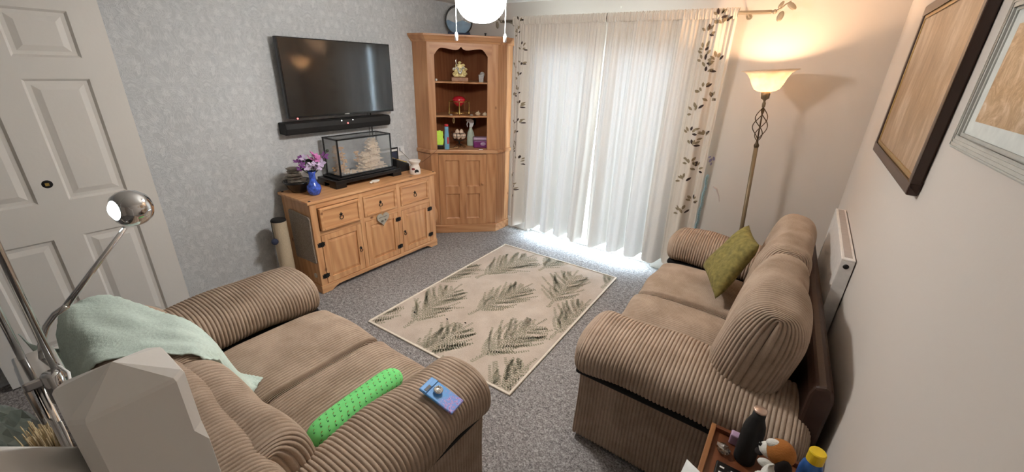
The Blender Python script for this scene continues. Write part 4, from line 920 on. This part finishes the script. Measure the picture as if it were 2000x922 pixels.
# small folded corner of the throw
def pillow(name,corners,thick,mat,label,cat,puff=1.0,n=36,extra=None):
    A,B,C,D=[np.array(c,float) for c in corners]; nrm=np.cross(B-A,D-A); nrm/=np.linalg.norm(nrm)
    top_=np.zeros((n,n,3)); bot=np.zeros((n,n,3))
    for i in range(n):
        for j in range(n):
            u,v=i/(n-1),j/(n-1); pin=.055
            uu=.5+(u-.5)*(1-pin*4*v*(1-v)*1.0); vv=.5+(v-.5)*(1-pin*4*u*(1-u)*1.0)
            base=A*(1-uu)*(1-vv)+B*uu*(1-vv)+C*uu*vv+D*(1-uu)*vv
            h=thick*(max(0,(1-(2*u-1)**4))*max(0,(1-(2*v-1)**4)))**.55+.006*math.sin(u*9+v*5)*math.sin(v*8)*(u*(1-u)*v*(1-v)*16)
            top_[i,j]=base+nrm*h; bot[i,j]=base-nrm*h
    V=np.concatenate([top_.reshape(-1,3),bot.reshape(-1,3)]); idx=np.arange(n*n).reshape(n,n); F=[]
    for i in range(n-1):
        for j in range(n-1):
            a,b,c,d=idx[i,j],idx[i+1,j],idx[i+1,j+1],idx[i,j+1]; F.append((a,b,c,d)); F.append((a+n*n,d+n*n,c+n*n,b+n*n))
    m=MB().add(V.tolist(),F); m2=m
    o=single(m2,name,mat,label,cat,tuple((A+B+C+D)/4),smooth=True); return o
pillow('scatter_cushion',[(-.340,2.81,.585),(-.142,2.90,.910),(-.050,2.61,.893),(-.188,2.465,.545)],.058,'olive','crushed olive green velvet cushion leaning in the corner of the large sofa','cushion')
# green bolster: tapered sausage along the arm
bo=thing('green_bolster','bright green draught-excluder bolster with tiny dark motifs on the two-seater','cushion',(-1.13,.66,.50))
nb_=60; nk=36; P=np.zeros((nb_,nk,3))
for i in range(nb_):
    u=i/(nb_-1); y=.455+.43*u; r=.056*(1-abs(2*u-1)**7)**.5; cx=-1.152-.022*u+.004*math.sin(u*5); cz=.556+.006*math.sin(u*4)
    for k in range(nk):
        a=2*pi*k/nk; P[i,k]=(cx+r*1.02*math.cos(a)*(1+.03*math.sin(9*u+2*a)),y,cz+r*.82*math.sin(a))
grid_obj('bolster_cover',P,'green',bo,closed_v=True,caps=True)
mm=MB(); mb2=MB()
def onb(u,a,lift=.0012):
    i=u*(nb_-1); i0=int(min(max(i,0),nb_-2)); f=i-i0; k=(a/(2*pi))%1*nk; k0=int(k); g=k-k0
    p=(P[i0,k0%nk]*(1-f)+P[i0+1,k0%nk]*f)*(1-g)+(P[i0,(k0+1)%nk]*(1-f)+P[i0+1,(k0+1)%nk]*f)*g
    cxz=P[i0].mean(0); d=p-cxz; d[1]=0; d/=np.linalg.norm(d)+1e-9; return p+d*lift
for i in range(15):
    for k in range(11):
        u=.04+.92*(i+.5*(k%2))/15.; a=2*pi*k/11+.2
        if u>.97: continue
        for (du,da,eu,ea,mbx) in ((0,-.12,.012,.02,mm),(0,-.12,.003,.16,mm),(.006,.12,.016,.04,mb2)):
            p=[onb(u+du,a+da),onb(u+du+.004,a+da+.05),onb(u+du+eu+.004,a+da+ea+.08),onb(u+du+eu,a+da+ea)]
            mbx.add(p,[(0,1,2,3)])
x_=mm.build('dark_motifs','motif',bo); x_['kind']='stuff'
x_=mb2.build('brown_motifs','motifbrown',bo); x_['kind']='stuff'
# phone on the near arm of the two-seater
zc=max(top(LB,-.855+dx,.815+dy) for dx in (-.06,0,.06) for dy in (-.03,0,.03))
zl,zr=top(LB,-.915,.815),top(LB,-.80,.815)
ph=thing('mobile_phone','blue floral mobile phone case with a jewelled grip on the sofa arm','phone',(-.855,.815,zc+.003)); 
ph.rotation_euler=(0,math.atan2(zl-zr,.115)*.8,.12)
m=MB().box(-.078,-.038,0,.078,.038,.010); m.build('case','phonecase',ph,world=False,bevel=.007,seg=3)
MB().box(-.062,-.036,.010,-.046,.036,.0125).build('camera_bar','phonecase',ph,world=False,bevel=.001)
m=MB().box(-.060,-.030,.0125,-.048,.0,.0135); m.build('camera_glass','black',ph,world=False,bevel=.004)
MB().box(-.0455,-.036,.0101,-.044,.036,.0106).build('case_line','navy',ph,world=False)
MB().lathe([(0,.010),(.011,.010),(.012,.016),(.016,.018),(.0185,.020),(.017,.023),(.0,.023)],(-.018,0,0),22).build('grip','chrome',ph,world=False,smooth=True)
for k in range(12): MB().ball((-.018+.0135*math.cos(k*pi/6),.0135*math.sin(k*pi/6),.0235),.0028,6,4).build('jewel','pearl',ph,world=False)

# ------------------------------------------------------------------ side table group beside the large sofa
TZ=.55
stb=thing('side_table','small reddish wooden side table with raised rim beside the sofa arm','side table',(.165,1.20,0))
MB().box(.0,.98,TZ-.022,.335,1.405,TZ).build('table_top','redwood',stb,bevel=.003)
MB().box(-.012,.97,TZ-.03,.006,1.418,TZ+.018).build('rim','rimwood',stb,bevel=.003)
MB().box(.006,1.402,TZ-.03,.335,1.418,TZ+.018).build('rim','redwood',stb,bevel=.003)
MB().box(.006,.97,TZ-.03,.335,.985,TZ+.018).build('rim','rimwood',stb,bevel=.003)
for x,y in ((.01,.99),(.30,.99),(.01,1.375),(.30,1.375)): MB().box(x,y,0,x+.026,y+.026,TZ-.022).build('leg','redwood',stb,bevel=.003)
wb=thing('water_bottle','matt black metal water bottle with copper coloured cap on the side table','bottle',(.112,1.33,TZ))
MB().lathe([(0,0),(.032,0),(.034,.006),(.034,.14),(.030,.165),(.020,.195),(.019,.222),(.0,.222)],(.112,1.33,TZ),28).build('bottle_body','blackmatte',wb,smooth=True)
MB().lathe([(0,.0),(.0205,.0),(.0205,.006),(.018,.008),(0,.0075)],(.112,1.33,TZ+.222),24).build('cap_top','copper',wb,smooth=True)
td=thing('toy_dog','plush toy dog, brown and white with dark ears, on the side table','toy',(.205,1.235,TZ))
MB().ball((.200,1.238,TZ+.060),.046,20,14,sc=(.95,.92,1.28)).build('body','dogwhite',td,smooth=True)
MB().ball((.222,1.226,TZ+.062),.040,18,12,sc=(.85,.95,1.30)).build('back_patch','dogbrown',td,smooth=True)
MB().ball((.188,1.242,TZ+.172),.041,20,14,sc=(1,1,.98)).build('head','dogbrown',td,smooth=True)
MB().ball((.160,1.246,TZ+.160),.026,16,11,sc=(1.15,1,.9)).build('muzzle','dogwhite',td,smooth=True)
MB().ball((.167,1.240,TZ+.194),.022,14,9,sc=(1.1,.7,.75)).build('forehead_blaze','dogwhite',td,smooth=True)
MB().ball((.132,1.243,TZ+.170),.0065,8,6).build('nose','black',td,smooth=True)
MB().ball((.136,1.24,TZ+.142),.013,10,7,sc=(1,1.3,.35)).build('mouth','dogdark',td,smooth=True)
for dx,dy in ((.008,-.038),(.008,.038)): MB().ball((.194+dx,1.242+dy,TZ+.150),.028,12,9,sc=(.8,.42,1.2)).build('ear','dogdark',td,smooth=True)
for c in ((.162,1.222,TZ+.186),(.162,1.268,TZ+.186)): MB().ball(c,.005,8,6).build('eye','black',td,smooth=True)
for dx,dy in ((-.035,-.028),(-.035,.03)): MB().ball((.20+dx,1.238+dy,TZ+.082),.018,12,8,sc=(1.3,.8,.8)).build('arm','dogwhite',td,smooth=True)
for dx,dy in ((-.03,-.03),(-.03,.03)): MB().ball((.20+dx,1.238+dy,TZ+.018),.020,12,8,sc=(1.3,.85,.9)).build('paw','dogwhite',td,smooth=True)
bl=thing('bubble_bottle','blue plastic bottle with yellow screw cap on the side table','bottle',(.285,1.32,TZ))
MB().lathe([(0,0),(.030,0),(.032,.01),(.032,.09),(.028,.115),(.020,.13),(.019,.14),(0,.14)],(.285,1.32,TZ),24).build('bottle_body','blueplastic',bl,smooth=True)
MB().lathe([(.0,.172),(.021,.172),(.0235,.168),(.0235,.132),(.021,.130),(0,.130)],(.285,1.32,TZ),28).build('screw_cap','yellowcap',bl)
kb=thing('remote_control','black remote control with small white keys on the side table','remote',(.09,1.14,TZ))
MB().box(.035,1.02,TZ,.145,1.255,TZ+.016).build('remote_body','black',kb,bevel=.005)
m=MB()
for i in range(3):
    for j in range(9): m.box(.048+i*.034,1.035+j*.024,TZ+.016,.048+i*.034+.014,1.035+j*.024+.006,TZ+.0172)
m.build('keys','white',kb)['kind']='stuff'
single(MB().ball((.044,1.315,TZ+.018),.024,9,6,sc=(1,.85,.75),jit=.22),'foil_wrapper','foil','crumpled clear foil wrapper on the side table by the black bottle','wrapper',(.044,1.315,TZ))
single(MB().box(.055,1.368,TZ,.125,1.398,TZ+.045),'plastic_box','clearlid','small clear plastic box at the sofa end of the side table','box',(.09,1.383,TZ),bevel=.005)
single(MB().add([(-.06,1.02,TZ+.020),(.0,1.0,TZ+.0195),(.004,1.16,TZ+.0195),(-.05,1.19,TZ+.016)]+[(-.06,1.02,TZ+.021),(.0,1.0,TZ+.0205),(.004,1.16,TZ+.0205),(-.05,1.19,TZ+.017)],[(0,1,2,3),(7,6,5,4),(0,1,5,4),(1,2,6,5),(2,3,7,6),(3,0,4,7)]),'paper_sheet','paper','sheet of white paper overhanging the rim of the side table','paper',(0,1.1,TZ+.018))

# ------------------------------------------------------------------ stairs: newel, handrail; things in the nook
nw=thing('newel_post','white painted newel post with shallow pyramid cap and chamfered corners','newel post',(-.492,.038,0))
hx,hy,ch=.0405,.043,.010
def octo(e,c): 
    a,b=hx+e,hy+e
    return [(-a+c,-b),(a-c,-b),(a,-b+c),(a,b-c),(a-c,b),(-a+c,b),(-a,b-c),(-a,-b+c)]
vs=[];fs=[]
lev=[(0,.0005,0),(1.41,.0005,0),(1.43,ch,0),(1.497,ch,0),(1.501,ch*.9,-.002)]
for z,c,e in lev: vs+=[(-.492+x,.038+y,z) for x,y in octo(e,c)]
for k in range(len(lev)-1):
    for q in range(8): fs.append((k*8+q,k*8+(q+1)%8,(k+1)*8+(q+1)%8,(k+1)*8+q))
vs.append((-.492,.038,1.523)); n=len(vs)-1
for q in range(8): fs.append(((len(lev)-1)*8+q,(len(lev)-1)*8+(q+1)%8,n))
fs.append(tuple(range(8))[::-1])
MB().add(vs,fs).build('post','newelpaint',nw,bevel=.0015)
hr=thing('handrail','white painted stair handrail joining the newel post','handrail',(-.482,-.5,1.6))
sl=math.radians(43); dirv=Vector((0,-math.cos(sl),math.sin(sl)))
prof=[]
for x,z in sup(0,0,.034,.032,3.2,28): prof.append((x,z))
upv=Vector((0,math.sin(sl),math.cos(sl)))
c0=Vector((-.492,-.0,1.420)); vs=[]
for L in (-.012,1.15):
    for x,z in prof: vs.append(c0+dirv*L+Vector((x,0,0))+upv*z)
n=len(prof); fs=[(i,(i+1)%n,n+(i+1)%n,n+i) for i in range(n)]+[tuple(range(n))[::-1],tuple(range(n,2*n))]
vs=[Vector((v.x,min(v.y,-.0055),v.z)) if k<n else v for k,v in enumerate(vs)]
MB().add(vs,fs).build('rail','newelpaint',hr,smooth=True)
# chrome floor lamp
kl=thing('chrome_reading_lamp','chrome twin-pole floor lamp with lit swivel reading head','lamp',(-1.62,.0,0))
MB().lathe([(0,0),(.12,0),(.12,.015),(.10,.025),(0,.03)],(-1.62,-.06,0),36).build('base','chrome',kl,smooth=True)
MB().tube([(-1.585,.012,.93),(-1.59,.03,2.25)],.0085,12).build('pole','chrome',kl,smooth=True)
MB().tube([(-1.70,-.035,.95),(-1.71,-.028,1.62)],.0085,12).build('pole','chrome',kl,smooth=True)
MB().tube([(-1.62,-.045,.03),(-1.60,-.03,.93)],.012,12).tube([(-1.575,-.04,.03),(-1.56,-.025,.80)],.005,8).build('lower_pole','chrome',kl,smooth=True)
m=MB().box(-1.725,-.055,.935,-1.545,.03,.965); m.prism([(-1.72,.94),(-1.56,.94),(-1.555,.86),(-1.575,.80),(-1.62,.80),(-1.66,.87),(-1.72,.89)],-.058,-.046,1)
m.build('bracket_plate','chrome',kl,bevel=.008)
MB().lathe([(0,0),(.02,0),(.022,.006),(.022,.09),(.018,.096),(0,.096)],(-1.545,.0,.875),20).build('clamp','chrome',kl,smooth=True)
MB().prism([(-1.682,.918),(-1.648,.918),(-1.644,.905),(-1.648,.888),(-1.682,.888)],-.0592,-.0578,1).build('slot','black',kl)
arm=[(-1.66,-.0,.96),(-1.672,.01,1.0),(-1.675,.035,1.05),(-1.66,.06,1.085),(-1.63,.085,1.11)]
MB().tube(arm,.0085,10).build('flexible_arm','chrome',kl,smooth=True)
P0=Vector((-1.64,.078,1.10)); P1=Vector((-1.625,.265,1.305))
MB().tube([P0,P1],[.0085,.006],10).build('arm_rod','chrome',kl,smooth=True)
hdir=Vector((-.14,.52,-.06)).normalized()
hm=Matrix.Translation(P1+Vector((-.028,-.006,.050)))@hdir.to_track_quat('Z','Y').to_matrix().to_4x4()
hdm=MB().lathe([(.030,.0),(.043,.006),(.054,.022),(.058,.042),(.054,.062),(.042,.082),(.022,.094),(0,.098)],n=32).xf(Matrix(hm)).build('lamp_head','chrome',kl,smooth=True)
MB().lathe([(0,-.010),(.018,-.008),(.034,.003)],n=28).xf(Matrix(hm)).build('bulb_face','bulbface',kl,smooth=True)
single(MB().tube([(-1.56,.02,.972),(-1.50,.03,.975),(-1.42,.015,.93),(-1.36,.0,.86),(-1.34,-.01,.5),(-1.4,-.05,.01)],.004,8),'white_flex','whiteplastic','white flex trailing from the chrome lamp bracket','cable',(-1.4,0,0),smooth=True)
# straw broom, plastic bag, post in the nook behind the sofa
br=thing('straw_broom','upturned straw broom behind the chrome lamp','broom',(-1.79,-.075,0))
MB().tube([(-1.79,-.075,0),(-1.79,-.075,.48)],.011,10).build('handle','rimwood',br,smooth=True)
m=MB()
for i in range(130):
    a=random.uniform(0,2*pi); r=random.uniform(.01,.075); m.tube([(-1.79+.010*math.cos(a),-.075+.010*math.sin(a),.45),(-1.79+r*.6*math.cos(a),-.075+r*.5*math.sin(a),.55),(-1.79+r*math.cos(a),-.075+r*.7*math.sin(a),random.uniform(.60,.68))],[.004,.003,.0015],4)
x_=m.build('bristles','straw',br); x_['kind']='stuff'
single(MB().ball((-2.22,-.17,.27),.26,22,16,sc=(.6,.42,1.03),jit=.08),'plastic_bag','bag','bulging pale green plastic bag behind the two-seater','bag',(-2.22,-.17,0))
single(MB().lathe([(0,0),(.05,0),(.05,.92),(.045,.94),(0,.945)],(-1.80,-.25,0),28),'rolled_mat','postcream','upright cream rolled mat beside the handrail','rolled mat',(-1.80,-.25,0),smooth=True)
